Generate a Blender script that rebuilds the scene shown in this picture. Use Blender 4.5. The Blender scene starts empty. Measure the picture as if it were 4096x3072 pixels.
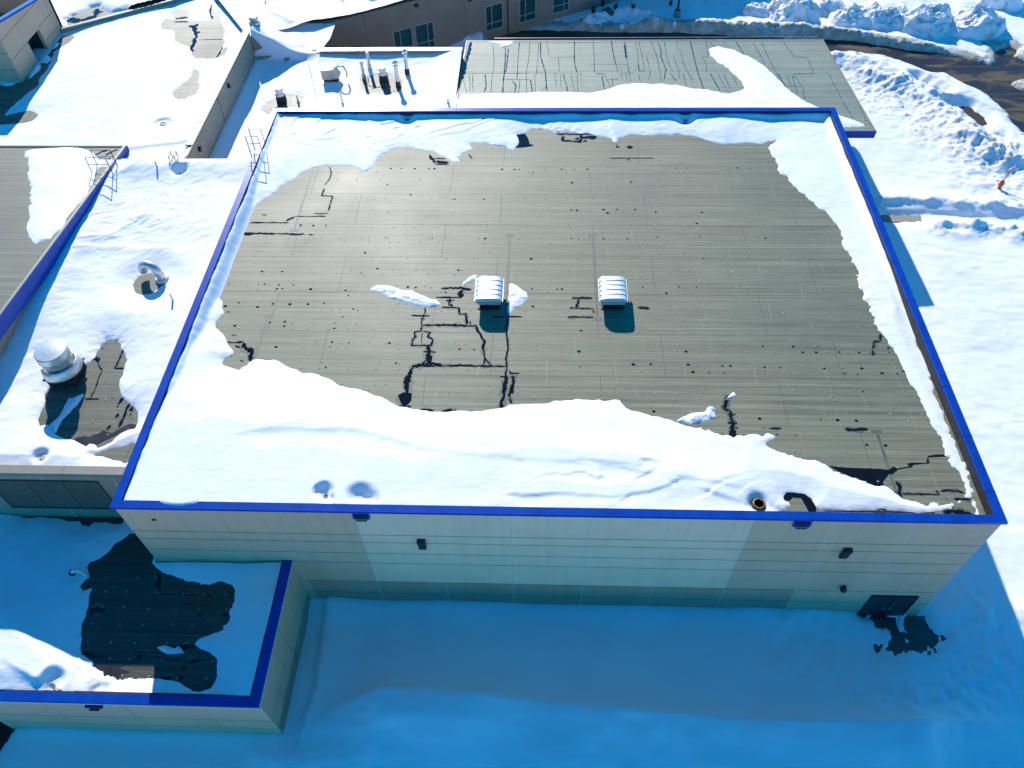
import bpy, math, random
import numpy as np
from mathutils import Vector, Matrix

scene = bpy.context.scene
C = scene.collection
rnd = random.Random(7)

# ---------------- camera (drone looking down on the gym roof) ----------------
cam_d = bpy.data.cameras.new("Camera")
cam = bpy.data.objects.new("Camera", cam_d); C.objects.link(cam)
cam_d.sensor_fit = 'HORIZONTAL'; cam_d.sensor_width = 36.0
cam_d.lens = 27.604
cam_d.clip_start = 0.5; cam_d.clip_end = 4000
PITCH, YAW, ROLL = 8.83277186e-01, 5.68670223e-02, -3.26645063e-02
_cp, _sp = math.cos(PITCH), math.sin(PITCH)
_Z = Matrix.Rotation(YAW, 3, 'Z')
_r = _Z @ Vector((1, 0, 0)); _f = _Z @ Vector((0, _cp, -_sp)); _u = _Z @ Vector((0, _sp, _cp))
_c, _s = math.cos(ROLL), math.sin(ROLL)
_r, _u = _c * _r + _s * _u, -_s * _r + _c * _u
_m = Matrix((_r, _u, -_f)).transposed().to_4x4()
_m.translation = Vector((19.5234, -17.7049, 40.9807))
cam.matrix_world = _m
scene.camera = cam

# ---------------- daylight ----------------
SUN_ELEV = math.radians(30.0)
SUN_DIR = Vector((-0.50, 1.72, 1.0)).normalized()          # towards the sun
SUN_ELEV = math.asin(SUN_DIR.z)
world = bpy.data.worlds.new("World"); scene.world = world; world.use_nodes = True
wn = world.node_tree; wn.nodes.clear()
sky = wn.nodes.new('ShaderNodeTexSky'); sky.sky_type = 'NISHITA'; sky.sun_disc = False
sky.sun_elevation = SUN_ELEV
sky.sun_rotation = math.atan2(SUN_DIR.x, SUN_DIR.y)
sky.altitude = 2200; sky.air_density = 1.0; sky.dust_density = 0.2; sky.ozone_density = 8.0
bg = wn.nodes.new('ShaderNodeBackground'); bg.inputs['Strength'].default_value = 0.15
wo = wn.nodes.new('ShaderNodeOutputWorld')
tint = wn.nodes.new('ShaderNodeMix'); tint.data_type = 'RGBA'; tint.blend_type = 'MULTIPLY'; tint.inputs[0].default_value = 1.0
tint.inputs[7].default_value = (0.03, 0.93, 1.02, 1)          # added tint: cuts red from the skylight so shade turns bluer
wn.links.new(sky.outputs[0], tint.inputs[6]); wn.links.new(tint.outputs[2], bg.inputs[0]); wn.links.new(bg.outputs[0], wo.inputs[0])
sun_d = bpy.data.lights.new("Sun", 'SUN'); sun_d.energy = 4.2; sun_d.angle = math.radians(0.5)
sun_d.color = (1.0, 0.935, 0.85)
sun = bpy.data.objects.new("Sun", sun_d); C.objects.link(sun)
sun.rotation_euler = SUN_DIR.to_track_quat('Z', 'Y').to_euler()
sun.location = (0, 60, 60)
scene.view_settings.view_transform = 'Standard'; scene.view_settings.look = 'None'
scene.view_settings.exposure = 0.6; scene.view_settings.gamma = 1.0

# ---- traced outlines on the roofs and the ground, in metres ----
MAIN_BARE = [(1.41,22.54),(1.86,23.56),(2.3,24.35),(2.65,25.01),(3.06,25.42),(3.29,25.97),(3.83,26.6),(4.47,26.81),(4.93,27.06),(5.28,27.02),(5.8,26.95),(6.48,26.95),(7.12,26.6),(7.68,26.28),(8.07,26.74),(8.19,27.38),(8.5,28.24),(8.88,28.6),(9.43,28.97),(10.29,29.05),(11.18,28.75),(11.98,28.46),(12.54,27.96),(12.98,27.74),(13.45,27.25),(13.94,27.39),(13.9,27.96),(14.46,28.39),(14.77,28.83),(14.57,29.34),(14.81,29.64),(15.6,29.49),(16.47,29.05),(17.07,29.05),(17.47,28.61),(17.59,29.05),(17.79,29.57),(17.64,30.54),(18.15,30.77),(18.58,31.08),(19.46,31.31),(20.16,31),(20.68,30.92),(21.37,30.95),(22.07,30.85),(22.76,30.74),(23.26,30.39),(23.86,30.24),(24.23,29.94),(24.3,29.57),(24.64,29.57),(24.84,30.17),(25.5,30.47),(26.2,30.59),(26.96,30.47),(27.92,30.54),(29.04,30.62),(29.61,30.39),(30.11,30.24),(30.66,29.87),(31.21,29.57),(31.86,29.35),(32.46,29.43),(32.98,29.57),(33.51,29.72),(34.31,29.43),(34.41,29.43),(34.91,29.87),(35.6,29.94),(35.61,29.8),(35.07,29.35),(34.76,28.99),(34.87,28.7),(34.87,27.99),(35.07,27.71),(35.13,27.15),(35.05,26.46),(35.33,25.79),(35.5,24.99),(35.9,24.21),(36.21,23.83),(36.4,23.2),(36.69,22.76),(36.94,22.48),(37.25,22.18),(37.34,21.51),(37.46,21.03),(37.57,20.56),(37.63,19.98),(37.6,19.41),(37.59,18.74),(37.59,18.13),(37.63,17.53),(37.61,16.68),(37.6,16.05),(37.65,15.44),(37.6,14.93),(37.61,14.44),(37.74,13.85),(37.7,13.18),(37.7,12.52),(37.81,12.05),(37.89,11.6),(37.97,11.15),(38.17,10.79),(38.21,10.35),(38.34,9.66),(38.42,9.16),(38.4,8.65),(38.46,8.08),(38.43,8.42),(38.52,7.85),(38.56,7.37),(38.6,6.98),(38.63,6.59),(38.67,6.2),(38.68,5.82),(38.79,5.52),(38.86,5.15),(38.86,4.78),(38.85,4.35),(38.79,3.99),(38.96,3.71),(39,3.36),(39.09,2.95),(39.1,2.54),(39.05,2.13),(38.99,1.87),(38.81,1.63),(39.09,1.57),(39.14,1.22),(39.21,1.09),(39.01,0.57),(37.28,0.54),(33.97,0.47),(31.22,0.48),(29.85,0.58),(30.11,0.78),(30.62,0.82),(30.95,1.12),(30.64,1.28),(30.71,1.48),(30.9,1.75),(31.3,1.75),(31.68,1.69),(31.92,1.47),(32.07,1.14),(32.14,0.95),(32.4,0.86),(32.96,0.87),(34.07,0.86),(34.61,0.81),(35.45,0.89),(36.27,0.84),(37.26,0.83),(37.71,0.87),(38.21,1.07),(38.68,1.4),(38.67,1.48),(38.3,1.36),(37.83,1.25),(37.38,1.25),(36.82,1.2),(36.42,1.36),(36.07,1.51),(35.71,1.84),(35.38,2.06),(34.98,2.26),(34.63,2.45),(34.28,2.65),(34.02,2.78),(33.82,2.88),(33.45,3.05),(33.15,3.25),(32.94,3.36),(32.62,3.49),(31.99,3.51),(31.72,3.65),(31.41,3.86),(30.97,4),(30.65,4.21),(30.45,4.42),(30.49,4.6),(30.87,4.91),(30.71,5.03),(30.3,4.93),(29.88,5.04),(29.58,5),(29.26,4.92),(28.97,4.78),(28.66,4.87),(28.39,4.9),(28.15,5.08),(27.8,5.23),(27.34,5.37),(26.99,5.55),(26.4,5.7),(26.1,5.77),(25.57,5.95),(25.21,6.06),(24.85,6.21),(24.43,6.36),(24.12,6.44),(23.88,6.63),(23.71,6.83),(23.59,7.02),(23.35,7.1),(23.03,7.05),(22.53,7.09),(22.03,7.1),(21.59,7.11),(21.27,7.03),(20.77,6.98),(20.26,6.97),(19.57,6.8),(19.07,6.71),(18.5,6.7),(18,6.66),(17.75,6.49),(17.44,6.41),(17,6.4),(16.56,6.36),(16.06,6.31),(15.56,6.26),(14.94,6.17),(14.31,6.16),(13.67,6.23),(13.03,6.38),(12.39,6.41),(11.92,6.6),(11.71,6.76),(11.36,7),(11.01,7.15),(10.67,7.31),(10.32,7.47),(9.97,7.63),(9.64,7.67),(9.09,7.87),(8.51,8.2),(8,8.44),(7.5,8.64),(7.02,8.71),(6.64,8.97),(6.29,9.05),(5.94,9.13),(5.69,9.35),(5.25,9.52),(4.99,9.47),(4.64,9.51),(4.23,9.55),(3.95,9.28),(3.95,9.02),(3.67,8.93),(3.67,8.67),(3.26,8.83),(2.63,9.17),(2.54,9.53),(2.92,9.89),(2.97,10.07),(2.51,10.42),(2.27,10.79),(1.89,11.43),(1.51,11.8),(1.34,12.18),(1.49,12.67),(1.59,13.06),(1.36,13.65),(1.06,14.26),(0.7,14.76),(0.67,15.28),(0.29,15.7),(0.36,16.13),(0.3,16.78),(0.19,17.44),(0.27,18),(0.38,18.45),(0.61,19.03),(0.85,19.62),(0.75,20.33),(0.83,20.93),(0.89,21.67),(1.09,22.17),(1.29,22.68),(1.44,23.06),(1.82,23.51)]
MAIN_PATCHES = [[(9.61,14.91),(9.75,15.22),(10.05,15.35),(10.49,15.33),(10.95,15.18),(11.4,14.97),(11.78,14.88),(12.06,14.93),(12.37,14.73),(12.82,14.48),(13.2,14.28),(13.57,14.13),(13.88,13.79),(13.62,13.59),(13.2,13.53),(12.84,13.63),(12.41,13.67),(12.04,13.87),(11.67,13.96),(11.3,14.11),(10.85,14.26),(10.52,14.56),(10.06,14.76),(9.7,14.8)],[(14.97,15.32),(14.99,15.63),(15.22,15.95),(15.5,16.16),(15.74,16.27),(15.77,15.8),(15.45,15.69),(15.18,15.48),(15.05,15.22)],[(17.7,15.55),(17.92,15.5),(18.21,15.25),(18.43,14.94),(18.65,14.74),(18.69,14.44),(18.53,14.04),(18.39,13.74),(18.12,13.49),(17.92,13.24),(17.76,12.9),(17.61,13.14),(17.63,13.63),(17.64,14.23),(17.69,14.93)],[(26.36,5.77),(26.55,6.01),(26.94,6.21),(27.45,6.33),(27.8,6.42),(27.93,6.69),(28.12,6.75),(28.28,6.58),(28.16,6.34),(28.31,6.07),(28.13,5.92),(27.76,5.87),(27.38,5.75),(27,5.63),(26.65,5.74)],[(29,7.27),(29.15,7.47),(29.35,7.57),(29.39,7.43),(29.12,7.27)]]
MAIN_PUDDLES = [[([(13.74,15.05),(14.2,15.13),(14.7,15.15),(15.06,15.09),(15.5,14.98)],0.144),([(14.93,14.96),(14.88,14.6),(14.97,14.35)],0.214),([(13.51,14.35),(15.01,14.35)],0.081),([(14.11,14.09),(14.6,14.14)],0.12),([(14.34,14.29),(14.3,13.89),(14.53,13.6)],0.127),([(13.9,13.56),(14.96,13.52)],0.079),([(14.89,13.6),(14.96,13.02),(15.34,13.07),(15.37,12.63),(15.44,12.16)],0.097),([(15.59,12.54),(15.65,12.16)],0.069),([(12.86,12.15),(13.89,12.18),(14.79,12.16),(16.03,12.12)],0.104),([(13.68,12.18),(14.1,12.18)],0.171),([(14.58,12.18),(15.13,12.17)],0.151),([(12.96,13.53),(13.03,13.19),(12.91,12.61),(12.92,12.18)],0.063),([(12.25,12.89),(13.34,12.87)],0.068),([(12.77,12.65),(13.12,12.64)],0.058),([(12.96,12.13),(12.9,11.71),(12.57,11.61),(12.68,11.29),(12.54,11.01),(12.54,10.64),(13.62,10.64),(13.65,11.11),(13.36,11.29),(13.43,11.62),(13.04,11.71)],0.082),([(13.01,11.66),(13.07,10.79)],0.027),([(13.42,10.61),(13.5,10.21),(13.5,9.85),(13.54,9.5),(13.35,9.32),(12.78,9.14),(12.71,8.62),(12.55,8.28),(12.67,7.78),(12.7,7.3)],0.158),([(13.2,10.2),(13.94,10.18)],0.063),([(13.52,10.03),(13.56,9.76),(13.68,9.37)],0.292),([(13.35,9.37),(14.32,9.29)],0.157),([(12.77,9.21),(14.95,9.22),(15.27,9.28),(15.61,9.23),(17.74,9.21)],0.095),([(15.92,12.12),(16.2,11.51),(16.32,11.19),(16.47,10.97),(16.39,10.51),(16.52,9.98),(16.58,9.54),(16.46,9.28)],0.101),([(16.5,9.8),(16.71,9.54),(16.92,9.28)],0.086),([(12.62,8.55),(12.63,8.05),(12.57,7.55)],0.221),([(12.55,7.38),(12.58,6.89),(12.64,6.45)],0.446),([(12.26,6.45),(12.99,6.46)],0.112),([(13.48,6.27),(14.15,6.24)],0.119),([(14.59,6.25),(15.31,6.26)],0.118)],[([(17.68,12.85),(17.63,12.28),(17.62,11.72),(17.71,11.16),(17.77,10.44),(17.69,9.73),(17.74,9.21),(17.7,8.53),(17.76,7.86),(17.71,7.37)],0.073),([(17.38,8.52),(17.74,8.51)],0.067),([(17.88,8.95),(17.99,8.74),(18.44,8.75)],0.085),([(17.93,8.49),(18.29,8.49)],0.076),([(18.13,8.45),(18.08,7.86),(18.1,7.38)],0.096),([(17.73,8.63),(17.67,7.79),(17.65,7.3),(17.55,6.73),(17.59,6.41)],0.153),([(18.06,8.63),(18.14,8.13),(17.94,7.38),(18.08,6.74)],0.109),([(17.65,12.85),(18.48,12.86)],0.067),([(16.78,12.84),(18.27,12.86)],0.058)],[([(2.31,10.79),(2.84,10.72)],0.076),([(2.84,10.7),(3.3,10.8)],0.122),([(3.32,10.71),(3.48,10.34),(3.94,10.17),(3.89,9.81),(4.03,9.37)],0.176),([(2.89,10.52),(3.25,10.34)],0.084),([(2.47,9.79),(2.94,9.8)],0.11),([(3.44,9.45),(3.66,9.36)],0.181),([(2.49,11.28),(2.8,11.27)],0.086),([(1.74,13.06),(1.99,13.04)],0.071)],[([(0.85,19.91),(2.98,19.89)],0.097),([(1.04,19.79),(1.67,19.79)],0.145),([(1.42,19.86),(4.86,19.82)],0.096),([(3.93,19.78),(4.71,19.76)],0.12),([(1.16,20.91),(3.61,20.92)],0.074),([(3.42,21.07),(3.88,21.5)],0.112),([(3.88,21.54),(5.86,21.55)],0.063),([(5.01,21.82),(5.97,21.82)],0.075),([(5.92,22.07),(5.92,22.95),(5.93,23.6),(5.19,23.66),(5.26,24.38)],0.073),([(5.19,24.75),(5.4,25.43),(5.4,26.11),(5.15,26.81)],0.075),([(1.73,21.67),(2.06,21.66)],0.063),([(5.1,19.79),(5.45,19.76)],0.107)],[([(21.23,14.36),(22.43,14.38)],0.11),([(21.65,14.27),(21.58,13.97),(21.46,13.62)],0.098),([(21.08,13.57),(22.47,13.54)],0.068),([(21.19,13.64),(21.29,13.64)],0.176),([(22.09,13.62),(22.19,13.6)],0.176),([(22.43,13.49),(22.43,13.15)],0.062),([(20.97,12.86),(22.45,12.88)],0.096)],[([(24.9,13.69),(25.07,13.65),(25.58,13.57)],0.156)],[([(37.81,11.78),(37.68,11.28)],0.112),([(37.27,11.23),(37.67,11.23)],0.102),([(37.27,11.23),(37.21,10.87),(37.07,10.69)],0.072),([(37.05,10.6),(37.1,10.43),(36.96,10.25)],0.13),([(38.18,9.19),(38.43,9.2)],0.088),([(37.84,11.89),(37.97,11.89)],0.152)],[([(29.06,7.47),(28.85,6.9),(28.75,6.59),(28.99,6.36),(29.01,6.05),(29.05,5.74),(28.94,5.36),(28.95,4.84)],0.123),([(28.55,6.7),(28.85,6.71)],0.064),([(28.85,6.21),(29.28,6.22)],0.063),([(28.77,5.7),(29.26,5.67)],0.092),([(28.79,5.39),(29.28,5.4)],0.061),([(28.96,5.36),(28.94,4.84)],0.217)],[([(36.05,2.45),(36.13,2.15),(36.07,1.81),(36.09,1.58)],0.124),([(35.77,1.84),(36.1,1.81)],0.069),([(36.11,1.77),(37.87,1.77)],0.055),([(37.74,1.98),(37.8,1.81)],0.225),([(37.93,1.95),(38.39,1.99),(38.73,1.99),(38.97,1.87)],0.105),([(38.02,1.62),(38.11,1.46)],0.05),([(36.23,1.3),(36.67,1.28)],0.109),([(38.41,1.53),(39.14,1.54)],0.09)],[([(34.41,5.41),(34.94,5.38),(35.54,5.41)],0.131)],[([(30.74,5.4),(31.35,5.41)],0.069),([(30.36,5.41),(30.58,5.41)],0.061)],[([(20.46,30.65),(23.36,30.62)],0.136),([(20.93,30.47),(20.84,29.87),(22.13,29.72),(22.15,30.54)],0.135),([(22.23,30.29),(23.26,30.2)],0.255),([(22.3,29.79),(22.56,29.78)],0.148),([(21.7,30.02),(22.05,30.17)],0.269)],[([(11.8,28.17),(11.97,27.74),(12.21,27.36),(13.19,27.29)],0.171),([(12.14,27.74),(12.9,27.74)],0.1),([(12.2,27.1),(13.21,27.08)],0.084),([(14.47,28.25),(14.76,27.67)],0.076)],[([(24.49,29.1),(24.74,29.1)],0.204),([(25.25,29.1),(25.67,29.1)],0.233),([(24,27.8),(27,27.81)],0.057)],[([(37.7,0.83),(38.15,0.88),(38.47,0.85),(38.99,0.75)],0.175),([(32.39,0.81),(34.61,0.81),(35.71,0.8),(37.36,0.81)],0.04),([(34.79,0.87),(34.98,0.97),(35.13,0.91),(35.21,0.79)],0.067)]]
MAIN_POOLS = [[(33.15,3.25),(33.94,3.16),(34.74,3.14),(35.54,3.12),(35.87,3.06),(36.16,3.27),(36.36,3.17),(36.91,3.29),(36.83,3.42),(37.08,3.5),(37.74,3.49),(37.95,3.9),(38.33,3.98),(38.68,3.99),(38.82,3.88),(37.93,3.82),(37.9,3.48),(37.11,3.38),(37.01,3.24),(36.35,3.12),(35.98,2.82),(35.84,2.85),(35.64,2.61),(35.44,2.4),(35.45,2.13),(35.26,2.03),(34.86,2.26),(34.46,2.45),(34.09,2.58),(33.85,2.78),(33.55,2.95)],[(30.71,1.48),(30.9,1.75),(31.3,1.75),(31.68,1.69),(31.92,1.47),(32.1,1.01),(32.04,0.72),(31.71,0.72),(31.65,1.01),(31.55,1.33),(31.52,1.46),(31.13,1.49),(30.99,1.32),(30.76,1.31)],[(17.59,30.54),(18.24,30.7),(18.47,30.17),(18.61,29.42),(18.87,29.35),(18.79,29.2),(18.28,29.05),(17.6,28.98),(17.84,29.57)]]
MAIN_DRIPS = [(21.35,22.26),(21.7,22.24),(23.37,22.32),(24.21,22.33),(25.35,22.32),(23.62,21.98),(26.62,22.06),(29.5,22.07),(29.05,20.99),(21.32,19.55),(21.74,19.53),(22.39,19.6),(23.26,19.52),(24.7,19.53),(26.51,19.68),(29.09,19.75),(33.03,19.63),(18.89,17.65),(29.07,17.78),(18.97,15.1),(19.87,14.77),(20.43,15.1),(20.7,15.1),(25.31,15.3),(27.39,15.35),(28.37,15.34),(26.62,14.82),(19.05,13.68),(21.71,11.85),(31.36,10.81),(21.56,10.32),(27.25,10.39),(25.31,9.47),(24.4,9.45),(21.61,9.26),(27.26,9.47),(29.04,9.41),(29.45,9.42),(31.2,9.34),(27.45,8.96),(28.28,8.91),(29.06,8.91),(31.2,9.34),(32,9.34),(32.97,10.82),(34.28,10.82),(33.39,10.42),(34.09,10.43),(35.31,10.46),(36.34,10.45),(37.91,10.47),(34.27,9.3),(36.19,9.34),(35.23,8.98),(35.89,8.93),(37.15,9.02),(37.9,8.98),(37.95,10.79),(35.88,7.78),(30.38,5.97),(33.36,5.96),(34.19,5.96),(35.1,5.94),(31.96,4.98),(35.24,4.49),(36.12,4.47),(31.07,5.03),(25.21,6.35),(30.39,5.98),(6.04,20.65),(5.24,20.64),(4.43,20.68),(12.81,19.49),(16.06,19.49),(15.48,17.64),(9.91,19.56),(8.88,18.12),(13.87,23.32),(15.79,23.34),(10.99,23.77),(2.99,16.43),(4.2,16.42),(8.87,16.34),(14.63,16.63),(9.82,16.73),(3.05,15.28),(3.4,15.34),(4.25,15.29),(5.12,15.27),(4.2,14.97),(4.52,14.98),(6.18,14.95),(8.24,14.87),(8.47,14.44),(7.19,13.79),(3.43,13.46),(6.27,13.73),(5.23,13.71),(4.24,13.73),(8.93,13.36),(9.19,13.24),(8.42,12.74),(5.24,12.33),(5.28,11.99),(4.42,12.25),(8.1,12.26),(8.11,11.86),(8.17,10.83),(5.17,10.43),(8.13,10.48),(9.1,10.8),(11.85,9.37),(8.15,9.01),(11.32,10.8),(15.95,10.37),(15.16,10.41),(12.27,15.14),(13.18,15.12),(11.81,15.18),(14.05,14.75),(21.43,25.09),(24.21,25.15),(25.29,25.16),(27.11,25.32),(19.67,26.55),(20.78,26.55),(21.6,26.55),(22.47,26.56),(17.97,26.53),(17.64,26.52),(28.34,26.68),(29.07,26.67),(31.97,26.72),(32.42,26.73),(33.21,26.7),(18.88,26.15),(25.28,27.62),(24.57,29.41),(9.35,26.61),(10.06,26.61),(10.95,26.6),(11.91,26.59),(12.28,26.59),(16.81,26.54),(9.33,24.85),(13.87,23.34),(0.5,16.46),(1.3,15.32),(0.54,15.32),(2.26,13.8),(3.42,13.46),(2.5,11.99),(4.41,12.26),(1.56,13.52)]
DOT_ROWS = [25.38,23.34,21.99,20.84,20.51,19.5,19.12,18.2,17.7,16.65,16.27,15.31,14.81,13.86,13.32,12.25,11.8,10.8,10.4,9.39,8.96,7.87,7.46,7.14,6.35,5.96]
TAPES = [[(4.12,26.44),(4.08,20.17)],[(4.15,12.8),(4.23,9.55)],[(17.49,19.79),(17.63,12.85)],[(22.7,19.88),(22.58,12.72)],[(35.9,5.29),(35.93,1.81)]]
B_BARE = [(-1.86,1.74),(-2.14,1.4),(-2.43,1.11),(-2.64,0.61),(-2.97,0.25),(-3.38,-0.04),(-3.44,-0.38),(-3.27,-0.65),(-3.37,-0.4),(-3.18,-0.73),(-3.37,-1.07),(-3.36,-1.34),(-3.13,-1.53),(-2.73,-1.42),(-2.67,-1.91),(-2.57,-2.24),(-2.47,-2.75),(-2.53,-3.25),(-2.37,-3.8),(-2.14,-4.34),(-2,-4.7),(-1.48,-5.04),(-1.25,-5.32),(-0.66,-5.48),(-0.52,-5.71),(-0.1,-5.73),(0.14,-5.92),(0.44,-5.94),(0.81,-5.82),(1.61,-5.77),(2.19,-5.74),(2.73,-5.8),(3.13,-5.96),(3.66,-6.17),(3.81,-6.3),(4.17,-6.35),(4.42,-6.21),(4.59,-5.98),(4.61,-5.64),(4.63,-5.29),(4.49,-4.89),(4.13,-4.55),(3.55,-4.38),(3.28,-4.09),(3.38,-3.79),(3.92,-3.59),(4.35,-3.4),(4.42,-3.21),(4.55,-2.77),(4.5,-2.33),(4.56,-1.88),(4.52,-1.36),(4.3,-1.1),(3.83,-0.98),(3.23,-1.09),(2.58,-1.04),(1.93,-0.96),(1.24,-0.77),(0.73,-0.58),(0.2,-0.32),(-0.23,0.02),(-0.23,0.8),(-1.16,1.64)]
B_STRIP = [(-8.11,2.77),(-7.93,2.51),(-7.07,2.56),(-5.83,2.51),(-5.37,2.37),(-4.84,2.38),(-4.66,2.08),(-4.15,1.98),(-3.97,2.21),(-2.5,2.24),(-2.64,3.03)]
B_PATCHES = [[(1.55,-4.31),(1.82,-4.22),(2.09,-4.3),(2.35,-4.38),(2.55,-4.23),(2.78,-4.4),(2.91,-4.55),(2.59,-4.59),(2.13,-4.61),(1.78,-4.46)]]
B_PUDDLES = [[([(0.23,-0.32),(0.48,-0.79),(0.51,-1.19),(0.74,-1.51)],0.139),([(0.45,-1.66),(1.76,-1.65)],0.054),([(1.82,-1.22),(1.81,-1.62)],0.062),([(1.81,-1.19),(2.62,-1.17)],0.055),([(1.9,-1.49),(2.02,-1.48)],0.163),([(1.75,-1.63),(2.76,-1.66)],0.054),([(2.59,-1.7),(2.65,-2.02)],0.111),([(2.95,-1.67),(3.52,-1.68)],0.08)],[([(2.01,-2.17),(3.52,-2.14)],0.06),([(2.97,-2.61),(3.28,-2.6)],0.117),([(4.14,-2.61),(4.51,-2.61)],0.117),([(3.12,-1.16),(3.37,-1.14)],0.109),([(3.46,-1.48),(3.59,-1.48)],0.094),([(4.28,-1.5),(4.47,-1.51)],0.174),([(4.14,-2.15),(4.51,-2.14)],0.053)],[([(0.43,-4.55),(1.81,-4.56)],0.074),([(0.88,-4.63),(0.86,-4.92),(0.76,-4.98)],0.201),([(2.22,-4.33),(3.28,-4.27)],0.21),([(1.34,-4.76),(1.87,-4.75)],0.049),([(1.65,-4.79),(1.67,-4.87)],0.118),([(3,-4.93),(3.81,-4.88)],0.157),([(3.58,-4.71),(3.76,-4.71)],0.121),([(3.05,-5.1),(3.02,-5.39)],0.21),([(3.01,-5.56),(3.1,-5.85)],0.209),([(2.41,-4.94),(2.8,-4.87)],0.145),([(2.15,-4.86),(2.29,-4.86)],0.17),([(2.18,-5.7),(2.71,-5.71)],0.095)],[([(-1.97,-4.69),(-1.6,-4.72),(-0.89,-4.85)],0.163),([(1.23,-2.93),(1.35,-2.92)],0.13),([(2.24,-2.94),(2.37,-2.94)],0.13),([(2.61,-2.93),(2.67,-2.93)],0.116),([(3.31,-2.92),(3.4,-2.91)],0.116),([(4.19,-2.89),(4.31,-2.89)],0.128),([(-0.22,-3.28),(-0.1,-3.27)],0.117),([(0.36,-3.08),(0.85,-3.08)],0.052),([(-2.41,-2.68),(-1.61,-2.41)],0.269),([(0.54,-1.86),(0.67,-1.86)],0.095),([(1.23,-1.85),(1.38,-1.84)],0.094),([(2.13,-1.86),(2.27,-1.86)],0.121)]]
B_POOL = [(-1.63,-4.86),(-0.85,-4.87),(-0.73,-4.96),(-0.3,-5.01),(0.16,-4.96),(0.88,-4.98),(0.92,-5.1),(0.34,-5.14),(0.01,-5.29),(0.31,-5.4),(0.64,-5.48),(0.25,-5.63),(0.13,-5.81),(-0.02,-5.78),(-0.51,-5.74),(-0.65,-5.51),(-1.25,-5.32)]
C_BARE = [[(-4.9,11.86),(-4.54,11.73),(-4.11,11.3),(-3.76,10.74),(-3.58,10.39),(-3.5,9.89),(-3.37,9.31),(-3.33,8.87),(-3.36,8.63),(-3.09,7.98),(-2.68,7.66),(-2.38,7.34),(-2.1,7.16),(-1.74,6.76),(-1.48,6.1),(-1.46,5.7),(-1.87,5.57),(-2.13,5.39),(-2.38,5.09),(-2.43,4.83),(-2.67,4.61),(-2.96,4.44),(-3.21,4.65),(-3.51,4.68),(-3.57,4.47),(-3.79,4.6),(-4.37,4.88),(-4.75,4.96),(-5.26,5.17),(-5.56,5.38),(-5.96,5.8),(-6.24,5.89),(-6.42,5.8),(-6.55,5.75),(-6.79,6.19),(-6.9,6.68),(-6.87,7.04),(-6.91,7.32),(-7.18,7.96),(-7.19,8.34),(-7.06,8.58),(-6.18,9.02),(-5.73,10.11),(-5.57,10.21),(-5.46,10.52),(-5.43,10.97),(-5.35,11.49),(-5.21,11.75)],[(-3.04,4.04),(-2.59,4.2),(-2.22,4.43),(-1.75,4.56),(-1.27,4.84),(-1.09,4.8),(-0.94,4.08),(-1.18,3.47),(-1.56,3.65),(-1.95,3.68),(-2.48,3.9),(-2.87,3.93)],[(-5.26,16.33),(-5.29,16.77),(-5.17,17.1),(-4.86,17.33),(-4.35,17.44),(-3.98,17.5),(-3.47,17.34),(-3.25,17.01),(-3.34,16.46),(-3.59,16.03),(-3.78,15.7),(-4.42,15.57),(-4.88,15.8)]]
C_PATCH = [(-5.77,7.61),(-5.5,7.66),(-5.33,7.8),(-5.09,7.95),(-4.98,7.85),(-5.04,7.53),(-5.11,7.16),(-5.21,6.93),(-5.25,6.66),(-5.41,6.34),(-5.52,6.08),(-5.54,5.77),(-5.56,5.38),(-5.88,5.63),(-6.01,5.89),(-5.88,6.16),(-5.79,6.47),(-5.77,6.88),(-5.77,7.24),(-5.75,7.47)]
C_POOL = [(-4.75,5.05),(-4.67,5.11),(-4.42,4.92),(-4.26,5.08),(-3.91,5.17),(-3.66,5.09),(-3.51,5.24),(-3.25,5.33),(-3.08,5.55),(-2.84,5.46),(-2.56,5.38),(-2.32,5.6),(-2.11,5.82),(-1.81,6),(-1.44,5.97),(-1.44,5.62),(-1.86,5.74),(-1.87,5.57),(-2.15,5.43),(-2.28,5.22),(-2.47,5.13),(-2.54,5.04),(-2.78,4.91),(-3.04,4.65),(-3.42,4.73),(-3.59,4.51),(-3.88,4.64),(-4.37,4.88)]
C_PUDDLES = [[([(-5.5,10.31),(-5.39,10.44),(-5.17,10.37),(-5.09,10.19)],0.226),([(-5.09,10.19),(-4.93,9.92),(-4.62,9.58)],0.068),([(-4.62,9.58),(-4.64,9.05),(-4.54,8.47),(-4.55,7.56)],0.051),([(-4.86,7.6),(-4.05,7.61)],0.068),([(-3.99,11.17),(-3.97,10.59),(-3.97,10.03),(-4.01,9.74)],0.09),([(-4.01,9.74),(-3.45,9.76)],0.09),([(-2.32,7.32),(-2.33,6.66),(-2.34,6.08),(-2.33,5.73)],0.113),([(-2.79,7.73),(-2.87,7.47),(-2.9,7.24)],0.147),([(-2.88,7.17),(-2.87,7.06)],0.283),([(-2.68,6.68),(-2.72,6.34)],0.158),([(-2.82,5.9),(-2.9,5.59)],0.192),([(-2.09,7.12),(-1.98,6.8)],0.192),([(-1.98,6.71),(-2.01,6.47)],0.079),([(-1.9,6.33),(-1.87,6.29)],0.17),([(-3.46,7.67),(-3.24,7.67)],0.079),([(-5.35,11.26),(-5.12,11.23)],0.102),([(-5.18,11.49),(-5.09,11.53)],0.079),([(-3.4,9.55),(-3.33,9.58)],0.113),([(-4.2,8.79),(-4.17,8.79)],0.147)]]
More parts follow.
